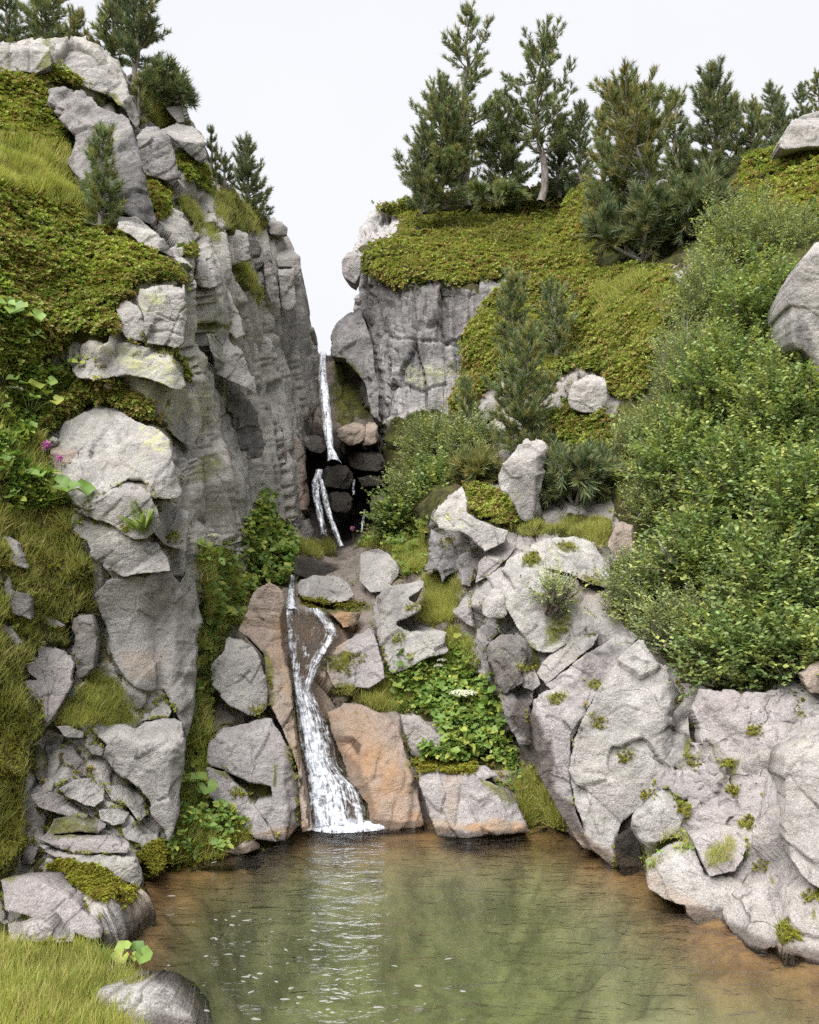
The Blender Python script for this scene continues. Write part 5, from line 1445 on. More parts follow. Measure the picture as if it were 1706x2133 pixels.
def fern(label, px, py, n, L, seed=1, Y=None):
    r = np.random.default_rng(seed)
    d, p, nn, o = look(ZB, np.array([px]), np.array([py]))
    foot = p[0] + np.array([0, -.03, 0]) if Y is None else at(px, py, Y)
    root = tag(empty('fern', foot), label, 'fern', 'ferns')
    for k in range(n):
        az = k * 2.4 + r.normal(0, .35); el = math.radians(r.uniform(48, 80))
        h = np.array([math.cos(az), math.sin(az) * .6 - .25, 0]); Lk = L * r.uniform(.65, 1.1)
        s = np.linspace(0, 1, 9)
        pth = foot + h * (Lk * s * math.cos(el) * (1 + .5 * s))[:, None] + np.array([0, 0, 1]) * (Lk * (s * math.sin(el) - .22 * s ** 2.5))[:, None]
        tb = Tubes(); tb.add(pth, .004 * (1 - s) + .001, 4)
        fr = tb.build('frond', M['fern_stalk'], root)
        m = 18
        f = np.linspace(.15, .98, m)
        q = np.stack([np.interp(f, s, pth[:, i]) for i in range(3)], -1)
        dv = unit(np.stack([np.interp(f, s, np.gradient(pth[:, i])) for i in range(3)], -1))
        sd_ = unit(np.cross(dv, np.array([0, -.4, 1.0])))
        ln = Lk * .20 * np.sin(np.clip(f * 1.05, 0, 1) * PI) ** .7 * (1 - .35 * f) + .008
        pos = np.r_[q, q]; d2 = np.r_[unit(sd_ + dv * .35), unit(-sd_ + dv * .35)]
        V = inst(LEAF_V, pos, basis(d2, np.tile(np.array([0, -.4, 1.0]), (2 * m, 1))), np.c_[np.r_[ln, ln] * .55, np.r_[ln, ln], np.r_[ln, ln]])
        mesh_np('leaflets', V, None, rep(LEAF_F, len(LEAF_V), 2 * m), False, M['fern'], {'tint': tints(2 * m, len(LEAF_V))}, parent=fr, loc=np.array(foot))
        fr_child = fr.children[0]; fr_child.location = (0, 0, 0)
    return root


def flower(label, px, py, h, kind, seed=1, head=.05, name='wildflower', Y=None, n=1):
    r = np.random.default_rng(seed)
    d, p, nn, o = look(ZB, np.array([px]), np.array([py]))
    foot = p[0] + np.array([0, -.03, -h * .6]) if Y is None else at(px, py, Y) + np.array([0, 0, -h * .6])
    root = tag(empty(name, foot), label, 'flower', 'wild flowers')
    tb = Tubes(); pos = []
    for k in range(n):
        e = foot + np.array([r.normal(0, .05) * (n > 1), -.04 - .03 * r.random(), h * r.uniform(.9, 1.15)])
        tb.add(np.array([foot, foot * .5 + e * .5 + np.array([.01, 0, .01]), e]), np.array([.004, .003, .0025]), 4)
        if kind == 'umbel':
            for j in range(26):
                a = j * 2.4; rr = head * math.sqrt(j / 26)
                q = e + np.array([math.cos(a) * rr, math.sin(a) * rr, .25 * head - .35 * rr * rr / head])
                pos.append(q)
                if j % 3 == 0: tb.add(np.array([e - np.array([0, 0, head * .4]), q]), np.array([.002, .001]), 3)
        else:
            for j in range(22):
                pos.append(e + unit(r.standard_normal(3)) * head * .35)
    tb.build('stalk', M['fern_stalk'], root)
    sz = head * (.30 if kind == 'umbel' else .55)
    for ps in np.split(np.array(pos), n):
        up = unit(np.array([0, -.3, 1.0]) + r.normal(0, .3, ps.shape)) if kind == 'umbel' else unit(r.standard_normal(ps.shape) + np.array([0, -.3, .4]))
        V = inst(ROS_V, ps, basis(unit(np.cross(up, randdir(len(ps)))), up), np.full(len(ps), sz))
        mesh_np('bloom', V, None, rep(ROS_F, len(ROS_V), len(ps)), False, M['white_flower' if kind == 'umbel' else 'pink_flower'], {'tint': tints(len(ps), len(ROS_V))}, parent=root)
    return root


M['fern_stalk'] = bark_material('green_stalk', (.10, .13, .04), (.16, .19, .06))

# ================================================================== plants: where they grow
# ground cover
heath(HEATH_MOUND, 17000, .042, .13)
heath(HEATH_UPPER, 16000, .052, .13)
heath(HEATH_SMALL, 2600, .045, .12)
heath(HEATH_TOP, 15000, .064, .15, 'heath_far')
grass('800,520 1000,450 1180,400 1215,480 1000,520 830,560', 500, .26)
grass(HEATH_SLOPE, 900, .24)
grass('850,425 960,408 1000,440 900,470 840,460', 350, .22)
grass('1050,500 1200,470 1230,540 1120,560', 450, .22)
grass('1230,600 1330,580 1360,640 1250,720', 600, .26)
grass('0,480 110,500 60,560 -40,560', 400, .15)
herbs('1080,620 1180,590 1230,650 1130,690', 160, .10, .25, 'leaf_grey')
herbs('990,440 1090,420 1100,450 1010,470', 110, .10, .2, 'leaf_grey')
heath(HEATH_SLOPE, 12500, .060, .14, 'heath_far')
heath(HEATH_LEDGE, 1200, .055, .12)
heath(HEATH_BANK, 1300, .050, .10)
heath(HEATH_RIDGE, 3500, .085, .14, 'heath_far')
heath("300,360 330,372 350,400 352,440 318,470 306,420", 500, .06, .10)
heath("368,312 400,335 432,380 428,405 395,385 372,345", 600, .07, .12)
heath("380,515 410,515 412,536 384,538", 160, .05, .06)
heath("340,715 372,735 398,798 380,795 352,748", 300, .035, .05)
grass("290,165 312,200 360,230 385,262 330,264 300,240", 500, .16)
grass("365,410 400,420 440,470 465,505 420,490 385,450", 420, .14)
grass("430,390 480,400 560,470 548,482 480,492 450,450", 700, .15)
grass("486,548 512,552 540,600 550,645 520,612 492,580", 380, .14)
grass(HEATH_UPPER, 1400, .15)
grass("-20,300 130,330 210,420 240,450 200,470 60,420 -20,400", 3600, .26)
grass("0,290 100,330 190,400 160,420 60,370 0,350", 1300, .17)
grass(GRASS_LEFT, 5200, .11)
grass(GRASS_PATCH, 1500, .09)
grass(GRASS_SHELF, 900, .12)
grass(GRASS_RAVINE, 1500, .16)
grass(GRASS_DRY, 1100, .15)
grass(GRASS_LEDGE, 1500, .17)
grass(GORGE_GRASS, 500, .18)
grass(WALL_FOOT, 900, .16)
grass(WALL_STRIP, 400, .14)
grass(WALL_FERNS, 900, .20)
grass(POOL_TUFT, 900, .14)
grass(NEAR_BANK, 5200, .105)
grass("1200,760 1370,600 1400,640 1330,800", 600, .2)
grass(SHRUB_LAND, 1500, .18)
grass("1000,640 1100,620 1130,700 1030,740", 200, .16)
grass("965,690 1010,650 1050,700 990,760", 150, .16)
heath("395,1490 430,1500 436,1600 430,1680 500,1700 575,1732 520,1755 440,1795 365,1812 348,1790 372,1720 388,1640", 2800, 0.022, 0.042, 'moss', name='moss')
heath(MOSS_BANK, 5200, 0.017, 0.035, 'moss', name='moss')
heath("-260,1400 50,1450 60,1560 40,1640 60,1760 20,1830 -260,1830", 4800, 0.020, 0.035, 'moss', name='moss')
heath(POOL_TUFT, 1000, 0.019, 0.028, 'moss', name='moss')
heath("330,1745 352,1760 350,1812 300,1832 288,1780", 1400, 0.017, 0.021, 'moss', LANDS | {'rock'}, name='moss')
heath("850,1588 920,1566 992,1588 985,1608 880,1612", 1400, 0.022, 0.035, 'moss', LANDS | {'rock', 'rock_slab'}, name='moss')
heath("622,1242 650,1248 690,1260 752,1254 772,1262 700,1276 640,1268", 1000, 0.019, 0.028, 'moss', LANDS | {'boulder'}, name='moss')
herbs(HERB_BANK, 1900, .085, .30)
herbs(WALL_HERBS, 1100, .12, .35)
herbs(WALL_FERNS, 450, .12, .28)
herbs(WALL_FOOT, 420, .075, .22)
herbs(WALL_STRIP, 260, .07, .18)
herbs("-260,590 30,600 60,680 60,760 -260,780", 500, .10, .25)
herbs("20,780 90,775 190,785 200,805 110,850 60,930 -20,940", 700, .085, .22)
herbs("0,960 60,990 140,1010 150,1060 90,1070 20,1060", 380, .09, .18)
herbs(GRASS_RAVINE, 450, .10, .2)
herbs(SHRUB_LAND, 1500, .09, .3, 'leaf_alder')
herbs("1000,1640 1110,1600 1150,1670 1130,1700 1060,1660", 120, .06, .14)
herbs("1440,1090 1560,1060 1706,1100 1706,1300 1500,1330", 400, .09, .3, 'leaf_alder')

# pines on the left cliff
pine('dark pine cut off by the left edge on top of the left cliff', 12, 92, -25, 48, 14, 101, .8, .05, 1.5, 'needles_dark')
pine('broad dense pine on the left cliff top behind the pale cap rock', 95, 100, -40, 66, 14, 102, .55, .04, 1.5, 'needles')
pine('low bushy pine between the broad pine and the tallest left pines', 165, 105, 30, 36, 14, 103, .6, .04, 1.5, 'needles_olive')
pine('tall slim pine leaning over the dome rock on the left skyline', 232, 130, -50, 46, 14, 104, .6, .1, 1.5, 'needles')
pine('tallest left pine with a bare lower trunk at the edge of the sky', 272, 172, -40, 58, 13.6, 105, .5, .30, 1.5, 'needles_dark', (.02, 0))
pine('pale green young pine at the foot of the tallest left pine', 288, 232, 160, 20, 13.2, 106, .8, .02, 1.3, 'needles_olive')
dwarf_pine('crooked dwarf pine reaching into the sky above the rock tower', 330, 215, 52, 78, 13.5, 107, 'needles_dark', 7, .8)
dwarf_pine('small tufted dwarf pine on the tip of the rock tower', 368, 214, 22, 52, 13.5, 108, 'needles_dark', 4, .6)
pine('small dense pine standing alone in front of the craggy buttress', 212, 432, 268, 40, 9.9, 109, .55, .02, 1.5, 'needles', gap=.1)
pine('tiny slim pine on the left skyline, first of three below the roof block', 440, 345, 268, 15, 14.8, 110, .7, .03, 1.2, 'needles_dark')
pine('short pine in the middle of the three below the roof block', 468, 402, 312, 24, 15.2, 111, .6, .03, 1.2, 'needles_dark')
pine('dense blunt-topped pine at the lower end of the left skyline', 521, 446, 294, 36, 16.2, 112, .5, .02, 1.4, 'needles_dark', gap=.1)

# pines on the right plateau
pine('tallest pine of the photograph, an airy spire on the right plateau', 973, 412, 22, 92, 22, 201, .8, .10, .6, 'needles', gap=.6)
pine('broad grey-green pine at the left front of the tallest spire', 925, 418, 200, 78, 21, 202, .38, .03, 1.2, 'needles', gap=.1)
pine('low pine drooping at the left end of the right plateau', 885, 424, 262, 32, 20.6, 203, .5, .02, 1.2, 'needles_dark')
pine('second tallest right pine with a bare grey trunk showing', 1126, 402, 84, 84, 22, 204, .45, .30, .68, 'needles', gap=.55)
pine('bushy pine filling the gap between the two tallest right pines', 1045, 408, 225, 58, 22.5, 205, .5, .04, 1.2, 'needles', gap=.1)
pine('small dark pine to the right of the bare grey trunk', 1208, 396, 214, 36, 22, 206, .75, .03, 1.1, 'needles_dark')
pine('pine partly hidden behind the second tallest right pine', 1165, 395, 250, 34, 23, 207, .6, .05, 1.1, 'needles_dark')
dwarf_pine('low dwarf pine on the heath below the two tallest right pines', 1030, 418, 56, 24, 19, 208, 'needles', 6, .45)
pine('yellowish pine with a pale bent trunk on the right slope', 1432, 500, 186, 100, 14.7, 211, .42, .45, .95, 'needles_olive', (-.03, 0), bark='bark_pale', topx=1290)
pine('olive pine leaning left behind the bent pale trunk', 1300, 440, 186, 84, 16, 212, .5, .05, 1.2, 'needles')
pine('narrow olive pine at the left of the yellowish bent pine', 1255, 420, 225, 30, 17, 213, .6, .05, 1.2, 'needles_olive')
dwarf_pine('dark sprawling pine low on the right slope below the bent trunk', 1340, 545, 110, 150, 15, 214, 'needles_dark', 12, 1.3, 'bark_pale')
dwarf_pine('dark sprawling pine with bare dead lower branches beside the pale shrubs', 1440, 492, 80, 140, 14.6, 215, 'needles_dark', 10, 1.2, 'bark_pale')
pine('dense pine with a ragged top right of the bent pale trunk', 1478, 405, 146, 52, 17, 216, .45, .05, 1.15, 'needles_dark')
pine('pine with a blunt top left of the ragged-topped pine', 1415, 400, 190, 42, 17.5, 217, .5, .04, 1.2, 'needles')
pine('small pine right of the ragged-topped pine on the skyline', 1530, 370, 205, 34, 18, 218, .6, .04, 1.2, 'needles')
pine('bushy olive pine at the edge of the right ridge heath', 1575, 330, 215, 38, 17.5, 219, .5, .03, 1.2, 'needles')
pine('distant slim pine left of the top right boulder', 1606, 305, 168, 28, 24, 220, .7, .04, 1.1, 'needles_dark')
pine('distant small pine in the gap left of the top right boulder', 1632, 290, 200, 18, 25, 221, .7, .04, 1.1, 'needles_dark')
pine('distant pine rising behind the top right boulder', 1664, 280, 180, 24, 25, 222, .7, .04, 1.1, 'needles_dark')
pine('distant pine behind the boulder, cut by the right edge', 1702, 270, 160, 32, 24, 223, .6, .04, 1.1, 'needles')

# young pines on the right slope
pine('grey-green young pine beside the cliff edge on the right slope', 1066, 745, 568, 38, 14.6, 231, .6, .03, 1.3, 'needles', gap=.1)
pine('young pine with a pale curved trunk on the right slope', 1160, 790, 598, 56, 14, 232, .5, .22, 1.1, 'needles', (.05, 0), bark='bark_pale')
pine('dense dark young pine standing before the slanting pale ledge', 1090, 905, 690, 66, 12.4, 233, .6, .02, 1.5, 'needles', gap=.05)
pine('slim young pine at the lower left of the dense dark one', 975, 900, 790, 28, 13.8, 234, .6, .03, 1.3, 'needles', gap=.1)
dwarf_pine('dark dwarf pine hanging over the tall pale boulder', 1200, 1062, 92, 150, 11.0, 235, 'needles_dark', 11, 1.2)
dwarf_pine('small bright dwarf pine between the ravine willows', 990, 1010, 46, 62, 12.6, 236, 'needles_olive', 7, .9)

grass(GRASS_LEFT, 900, .14)
grass("-260,1080 60,1060 150,1110 190,1190 190,1260 80,1300 -260,1260", 900, .11)
heath("0,1000 130,1080 180,1200 100,1290 0,1380 -200,1300", 1000, 0.025, 0.042, 'moss', name='moss')
grass(NEAR_BANK, 500, .13)


ROCKS = {'rock', 'rock_slab', 'boulder', 'rock_block', 'stone'} | LANDS
grass("1338,1790 1380,1750 1440,1735 1438,1762 1390,1780 1345,1818", 170, .10, owners=ROCKS)
herbs("1338,1790 1380,1750 1440,1735 1438,1762 1390,1780 1345,1818", 60, .035, .07, owners=ROCKS)
grass("1468,1785 1500,1755 1530,1750 1515,1795 1480,1805", 110, .10, owners=ROCKS)
TUFTS = ((1235, 1425), (1160, 1455), (1246, 1505), (1425, 1688), (1552, 1713), (1635, 1935), (1570, 1525), (1510, 1590), (1522, 1650), (1580, 1805), (1300, 1575), (1105, 1165), (1180, 1136), (1232, 1208),
               (1095, 1395), (1170, 1310), (1050, 1300), (985, 1145), (930, 1130), (860, 1265), (830, 1330), (745, 1375), (715, 1395), (500, 1655), (540, 1480), (360, 1120), (265, 1098), (345, 735), (1350, 1655), (1440, 1590), (1650, 1950), (1690, 1870))
gp, mp = [], []
for tx, ty in TUFTS:
    gp.append(scatter("%d,%d %d,%d %d,%d %d,%d" % (tx - 14, ty - 4, tx + 10, ty - 9, tx + 16, ty + 6, tx - 8, ty + 9), 13, ROCKS))
    mp.append(scatter("%d,%d %d,%d %d,%d %d,%d" % (tx - 18, ty - 6, tx + 14, ty - 11, tx + 18, ty + 8, tx - 12, ty + 12), 40, ROCKS))
_sc = scatter
def scatter(lists, n, owners=None, soft=0):
    return np.concatenate([a for a, b in lists]), np.concatenate([b for a, b in lists])
grass(gp, 0, .075)
heath(mp, 0, .018, .02, 'moss', name='moss')
scatter = _sc

def crevices():
    """moss and short grass lodged along the joints where rocks meet each other or the ground"""
    o = ZB['o'].reshape(BNY, BNX); d = ZB['d'].reshape(BNY, BNX)
    P = ZB['p'].reshape(BNY, BNX, 3); N = ZB['n'].reshape(BNY, BNX, 3)
    yy, xx = np.mgrid[0:BNY, 0:BNX]
    PX = BX0 + (xx + .5) * BC; PY = BY0 + (yy + .5) * BC
    best = np.zeros((BNY, BNX), bool)
    for dy, dx in ((1, 0), (-1, 0), (0, 1), (0, -1), (2, 0), (0, 2), (0, -2)):
        oo = np.roll(o, (dy, dx), (0, 1)); dd = np.roll(d, (dy, dx), (0, 1))
        best |= (oo != o) & (oo >= 0) & (o >= 0) & (d > dd - .02) & (d - dd < 1.2)
    best &= (PY > 560) & (d < 14) & (d > 5.2) & (N[..., 2] > -.2)
    best &= (fbm(np.c_[PX.ravel() / 70, PY.ravel() / 70, PX.ravel() * 0], 3, 99).reshape(BNY, BNX) > np.where(PX > 1050, .22, -.05).ravel().reshape(BNY, BNX))
    iy, ix = np.nonzero(best)
    k = rng.permutation(len(iy))
    return P[iy, ix][k], N[iy, ix][k]


cP, cN = crevices()
_sc = scatter
def scatter(poly, n, owners=None, soft=0):
    return cP[poly[0]:poly[1]], cN[poly[0]:poly[1]]
nc = len(cP)
heath((0, int(nc * .60)), 0, .020, .02, 'moss', name='moss')
grass((int(nc * .60), int(nc * .78)), 0, .07)
heath((int(nc * .78), int(nc * .84)), 0, .035, .04, 'heath', name='heath')
scatter = _sc

# shrubs of the thicket on the right
SH = [('silvery willow shrub topmost of the thicket under the dark pines', 1545, 510, 90, 95, 12.2, 'leaf_grey'),
      ('pale shrub at the upper right of the thicket below the ridge heath', 1640, 500, 95, 70, 11.8, 'leaf_grey'),
      ('grey-green shrub below the dark sprawling pines', 1480, 630, 85, 105, 11.8, 'leaf_grey'),
      ('leafy alder left of the grey boulder at the right edge', 1590, 650, 95, 110, 10.4, 'leaf_alder'),
      ('pale-stemmed birch shrub at the left rim of the thicket', 1425, 780, 72, 110, 11.2, 'leaf_grey'),
      ('alder shrub in the heart of the upper thicket', 1520, 800, 110, 105, 10.0, 'leaf_alder'),
      ('yellow-tipped alder under the grey boulder at the right edge', 1650, 850, 110, 105, 9.0, 'leaf_alder'),
      ('thin grey shrub spreading over the heath ledge', 1345, 915, 66, 58, 11.0, 'leaf_grey'),
      ('wide green shrub just right of the dark dwarf pine', 1430, 960, 110, 95, 9.9, 'leaf_alder'),
      ('bright alder in the middle of the right thicket', 1570, 1000, 125, 105, 9.0, 'leaf_alder'),
      ('dense shrub cut by the right edge halfway up the thicket', 1700, 1050, 115, 120, 8.1, 'leaf_alder'),
      ('loose shrub arching over the pinkish boulder', 1385, 1060, 80, 62, 9.9, 'leaf_grey'),
      ('low willow at the lower left corner of the thicket', 1335, 1235, 75, 85, 9.2, 'leaf_grey'),
      ('shady shrub with bare twigs below the bright alder', 1470, 1160, 110, 95, 8.9, 'leaf_alder'),
      ('large dark-leaved alder low at the right edge', 1630, 1210, 130, 115, 8.0, 'leaf_alder'),
      ('fresh green shrub hanging over the white triangular boulder', 1430, 1300, 100, 70, 8.5, 'leaf_grey'),
      ('leafy shrub overhanging the huge lilac slab', 1540, 1350, 115, 80, 7.8, 'leaf_alder'),
      ('small bright shrub in the lower right corner of the thicket', 1680, 1350, 80, 62, 7.4, 'leaf_alder'),
      ('rounded willow bush at the foot of the right cliff', 905, 930, 70, 62, 14.2, 'leaf_grey'),
      ('willow bush right of the rounded one near the young pines', 985, 925, 55, 55, 13.4, 'leaf_grey'),
      ('lower willow bush hiding the foot of the right cliff', 865, 1020, 62, 62, 14.0, 'leaf_grey'),
      ('small willow bush above the ridge rock of the right outcrop', 930, 1010, 58, 55, 13.2, 'leaf_alder'),
      ('low leafy bush beside the pinkish rock of the upper fall', 830, 1080, 50, 42, 13.8, 'leaf_alder'),
      ('thin sapling shrub rooted in the hollow of the pale dome', 1155, 1235, 48, 36, 9.15, 'leaf_grey')]
for i, (lb, x, y, rx, ry, Y, mt) in enumerate(SH):
    small = lb.startswith('thin sapling')
    shrub(lb, x, y, rx, ry, Y, 300 + i, mt, (.044 if mt == 'leaf_grey' else .052) * (1.15 if Y > 12 else 1), n=90 if small else None,
          stemmat='bark_pale' if 'birch' in lb else 'twig', narrow=.75 if mt == 'leaf_grey' else 1.1, group='thicket shrubs' if x > 1250 else 'willow bushes in the ravine')

# single plants
fern('lone bright fern growing from the gap beside the angular white block', 300, 1112, 9, .42, 5)
butterbur('broad-leaved plant with dark shaded leaves at the left edge below the heath mound', 15, 690, 9, .20, .35, None, 11)
butterbur('bright broad-leaved plant in front of the lichened boulder', 165, 800, 12, .13, .34, None, 12)
butterbur('lush broad-leaved plant left of the big smooth boulder', 60, 870, 12, .14, .36, None, 13)
butterbur('glossy broad-leaved plant beside the foot of the big smooth boulder', 112, 1045, 10, .15, .30, None, 14)
butterbur('large-leaved plant hanging at the wall foot left of the broad lilac slab', 408, 1655, 7, .13, .22, None, 15)
butterbur('small broad-leaved plant by the corner of the grassy near bank', 268, 2010, 6, .09, .12, None, 16)
butterbur('leafy plant at the waterline under the wall foot', 382, 1770, 7, .09, .15, None, 17)
flower('cream flower head low in the herbs right of the cascade', 960, 1470, .30, 'umbel', 21, .09, n=3)
flower('cream flower head high in the herbs right of the cascade', 925, 1400, .30, 'umbel', 22, .06, n=2)
flower('single cream flower at the right rim of the herbs', 1030, 1466, .22, 'umbel', 23, .05)
flower('cream umbel on the left slope beside the lush broad-leaved plant', 30, 838, .25, 'umbel', 24, .06, n=2)
flower('cream umbel at the foot of the gorge wall', 447, 1136, .3, 'umbel', 25, .07)
flower('magenta flower beside the heath mound on the left slope', 108, 750, .18, 'pink', 26, .07)
flower('magenta flower at the left edge of the heath mound', 14, 557, .18, 'pink', 27, .06)
flower('magenta flower against the pinkish lobe of the smooth boulder', 105, 948, .16, 'pink', 28, .07)
flower('lower magenta flower below the pinkish lobe of the smooth boulder', 128, 968, .16, 'pink', 29, .05)
flower('magenta flower in the greenery at the foot of the tall pale block', 403, 1557, .14, 'pink', 30, .06)
flower('magenta flower far back at the foot of the upper waterfall', 735, 1112, .2, 'pink', 31, .06, Y=14.6)

# ================================================================== water
shore_px = pts("395,2170 330,2050 300,2020 235,1945 300,1885 365,1803 470,1768 570,1740 640,1724 700,1721 900,1721 1000,1724 1130,1720 1175,1728 1240,1768 1340,1815 1440,1890 1500,1945 1545,1975 1620,1970 1720,2015 1850,2080 1900,2300 400,2500")
shore = on_water(shore_px[:, 0], shore_px[:, 1])[:, :2]
gx, gy = np.meshgrid(np.arange(-4.2, 5.0, .05), np.arange(2.2, 9.6, .05))
sdw = sdist(gx.ravel(), gy.ravel(), shore)[0]
P3 = np.stack([gx.ravel(), gy.ravel(), gx.ravel() * 0], -1)
wob = fbm(P3 * 1.3, 3, 3)
dep = sstep(sdw + .25 * wob, .0, 1.15)
edge = .10 * np.clip(-sdw / .3, 0, 1)
bz = np.where(sdw > 0, -.06 - 1.0 * dep - .05 * np.clip(sdw / .15, 0, 1), -.06 + edge) + .04 * fbm(P3 * 4, 3, 9)
shoal = sstep(gy.ravel() + .5 * wob, 6.9, 4.7) * sstep(sdw, .3, 1.0)
bz = bz + shoal * .5
H, W = gx.shape
ids = np.arange(H * W).reshape(H, W)
q = np.stack([ids[:-1, :-1].ravel(), ids[:-1, 1:].ravel(), ids[1:, 1:].ravel(), ids[1:, :-1].ravel()], 1)
o = mesh_np('pool_bed', np.c_[gx.ravel(), gy.ravel(), bz], q, None, True, M['bed'], {'growth': np.stack([sstep(sdw + .22 * wob, .0, .5), np.clip(shoal * (.7 + wob), 0, 1), dep * 0], -1)})
tag(o, kind='structure')
# the water body: closed, rippled on top by its material, bottom below the bed
gx, gy = np.meshgrid(np.arange(-4.2, 5.0, .1), np.arange(2.2, 9.6, .1))
H, W = gx.shape
top = np.c_[gx.ravel(), gy.ravel(), gx.ravel() * 0]
bot = top.copy(); bot[:, 2] = -1.35
ids = np.arange(H * W).reshape(H, W)
q = np.stack([ids[:-1, :-1].ravel(), ids[:-1, 1:].ravel(), ids[1:, 1:].ravel(), ids[1:, :-1].ravel()], 1)
rim_i = np.r_[ids[0, :], ids[1:, -1], ids[-1, -2::-1], ids[-2:0:-1, 0]]
rn = np.roll(rim_i, -1)
side = np.stack([rn, rim_i, rim_i + H * W, rn + H * W], 1)
o = mesh_np('water', np.r_[top, bot], np.r_[q, (q + H * W)[:, ::-1], side], None, False, M['water'])
tag(o, kind='structure')
xx = np.array([[-300, -300, -1.6], [300, -300, -1.6], [300, 300, -1.6], [-300, 300, -1.6]])
tag(mesh_np('ground', xx, np.array([[0, 1, 2, 3]]), None, False, M['ground']), kind='structure')  # unseen sheet added to stop light leaking up from below


def stream(name, label, left, right, fn, mat, thick=.05, lines=(), base=0.5, rag=2.5, bulge=.05):
    """a sheet of falling water between two traced edges, following the rock"""
    L, Rr = pts(left), pts(right)
    def resamp(p, n):
        d = np.r_[0, np.cumsum(np.hypot(*np.diff(p, axis=0).T))]
        t = np.linspace(0, d[-1], n)
        return np.c_[np.interp(t, d, p[:, 0]), np.interp(t, d, p[:, 1])]
    ln = np.hypot(*np.diff(L, axis=0).T).sum()
    nv = max(12, int(ln / 3)); wd = np.hypot(*(L - Rr[:1]).T).min() if len(L) else 10
    nu = max(6, int(np.hypot(*(resamp(L, 5) - resamp(Rr, 5)).T).max() / 3))
    A, B = resamp(L, nv), resamp(Rr, nv)
    u = np.linspace(0, 1, nu)
    G = A[:, None] * (1 - u[None, :, None]) + B[:, None] * u[None, :, None]
    px, py = G[..., 0].ravel(), G[..., 1].ravel()
    uu = np.tile(u, nv); vv = np.repeat(np.linspace(0, ln / 100, nv), nu)
    jit = fbm(np.c_[px / 14, py / 14, px * 0], 3, 8) * rag
    px = px + jit * np.where((uu < .02) | (uu > .98), 1, .3)
    Y = fn(px, py)
    P = at(px, py, Y)
    nrmv = np.array([0, -.75, .65])
    h = bulge * np.sin(np.clip(uu, 0, 1) * PI) ** .6 + .030 * fbm(np.c_[uu * 7, vv * 3.5, uu * 0], 3, 3) + .008 * fbm(np.c_[uu * 24, vv * 9, uu * 0], 3, 4)
    h = np.maximum(h, -.02) * np.clip(np.minimum(uu, 1 - uu) * 8, 0, 1)
    P = P + nrmv * h[:, None]
    wh = np.full(len(px), base)
    if lines:
        wh = np.zeros(len(px))
        for s, w0, st in lines:
            dl = ldist(px, py, pts(s))
            wh = np.maximum(wh, st * np.exp(-(dl / w0) ** 2))
        wh = np.maximum(wh, base)
    wh = wh - .55 * (1 - sstep(np.minimum(uu, 1 - uu), 0, .16))
    ids = np.arange(nv * nu).reshape(nv, nu)
    q = np.stack([ids[:-1, :-1].ravel(), ids[1:, :-1].ravel(), ids[1:, 1:].ravel(), ids[:-1, 1:].ravel()], 1)
    o = mesh_np(name, P, q, None, True, mat, {'flow': np.c_[uu * np.hypot(*(A - B).T).mean() / 100, vv, wh]}, loc=np.array([P[:, 0].mean(), P[:, 1].mean(), P[:, 2].min()]))
    return tag(o, label, 'waterfall')

stream('waterfall', 'white lower cascade sliding down the rock slab into the pool',
       "589,1271 587,1299 593,1335 605,1370 608,1414 614,1458 623,1524 632,1590 639,1655 648,1724", "690,1271 704,1295 714,1318 690,1361 664,1400 650,1431 668,1466 688,1502 706,1550 716,1600 752,1635 768,1680 772,1724",
       lambda a, b: D_BED(a, b) - .10, M['cascade'], lines=(("597,1270 595,1300 603,1345 612,1390 622,1440 634,1500", 13, .95), ("600,1300 625,1340 640,1370", 6, .45), ("650,1272 672,1290 700,1322 665,1365 652,1400 640,1440 636,1500", 11, .85), ("630,1470 645,1540 660,1600 690,1660 705,1724", 44, .98), ("640,1500 660,1640 665,1724", 26, 1.15), ("735,1640 755,1724", 22, .75)), base=.08)
stream('waterfall', 'tall upper waterfall dropping through the notch at the top of the gorge',
       "664,738 662,790 668,846 673,899 680,938 682,962", "681,738 681,783 688,829 693,881 696,934 712,966", lambda a, b: np.interp(b, [730, 760, 960], [17.9, 17.2, 15.3]), M['fall'], base=.72, bulge=.08,
       lines=(("676,800 684,880 692,960", 9, 1.0), ("672,740 675,800", 5, .45)))
stream('waterfall', 'thin left-hand stream curving down the wet rock below the upper waterfall', "655,982 648,1010 652,1045 660,1075 668,1115", "674,980 672,1000 668,1030 674,1070 684,1118", lambda a, b: np.interp(b, [980, 1120], [15.2, 14.6]), M['fall'], base=.62)
stream('waterfall', 'slender middle stream slanting right below the upper waterfall', "664,1005 670,1035 680,1075 694,1110 706,1142", "674,1000 682,1028 691,1070 704,1104 718,1140", lambda a, b: np.interp(b, [1000, 1140], [15.1, 14.3]), M['fall'], base=.66)
stream('waterfall', 'short trickle dropping beside the flat dark slab', "735,1002 732,1020 734,1034", "741,1002 739,1020 740,1034", lambda a, b: np.interp(b, [1000, 1040], [15.3, 15.2]), M['fall'], base=.6)
stream('waterfall', 'small trickle near the pinkish rock at the right foot of the upper waterfall', "757,1064 752,1090 751,1112", "763,1064 759,1090 758,1112", lambda a, b: np.interp(b, [1060, 1115], [14.9, 14.7]), M['fall'], base=.6)
stream('waterfall', 'short white chute feeding the top of the lower cascade', "603,1200 600,1225 598,1245 592,1272", "615,1203 614,1225 615,1248 624,1272", lambda a, b: D_BED(a, b) - .16, M['fall'], base=.55, lines=(("606,1235 608,1270", 12, 1.0), ("608,1200 606,1235", 5, .45)))

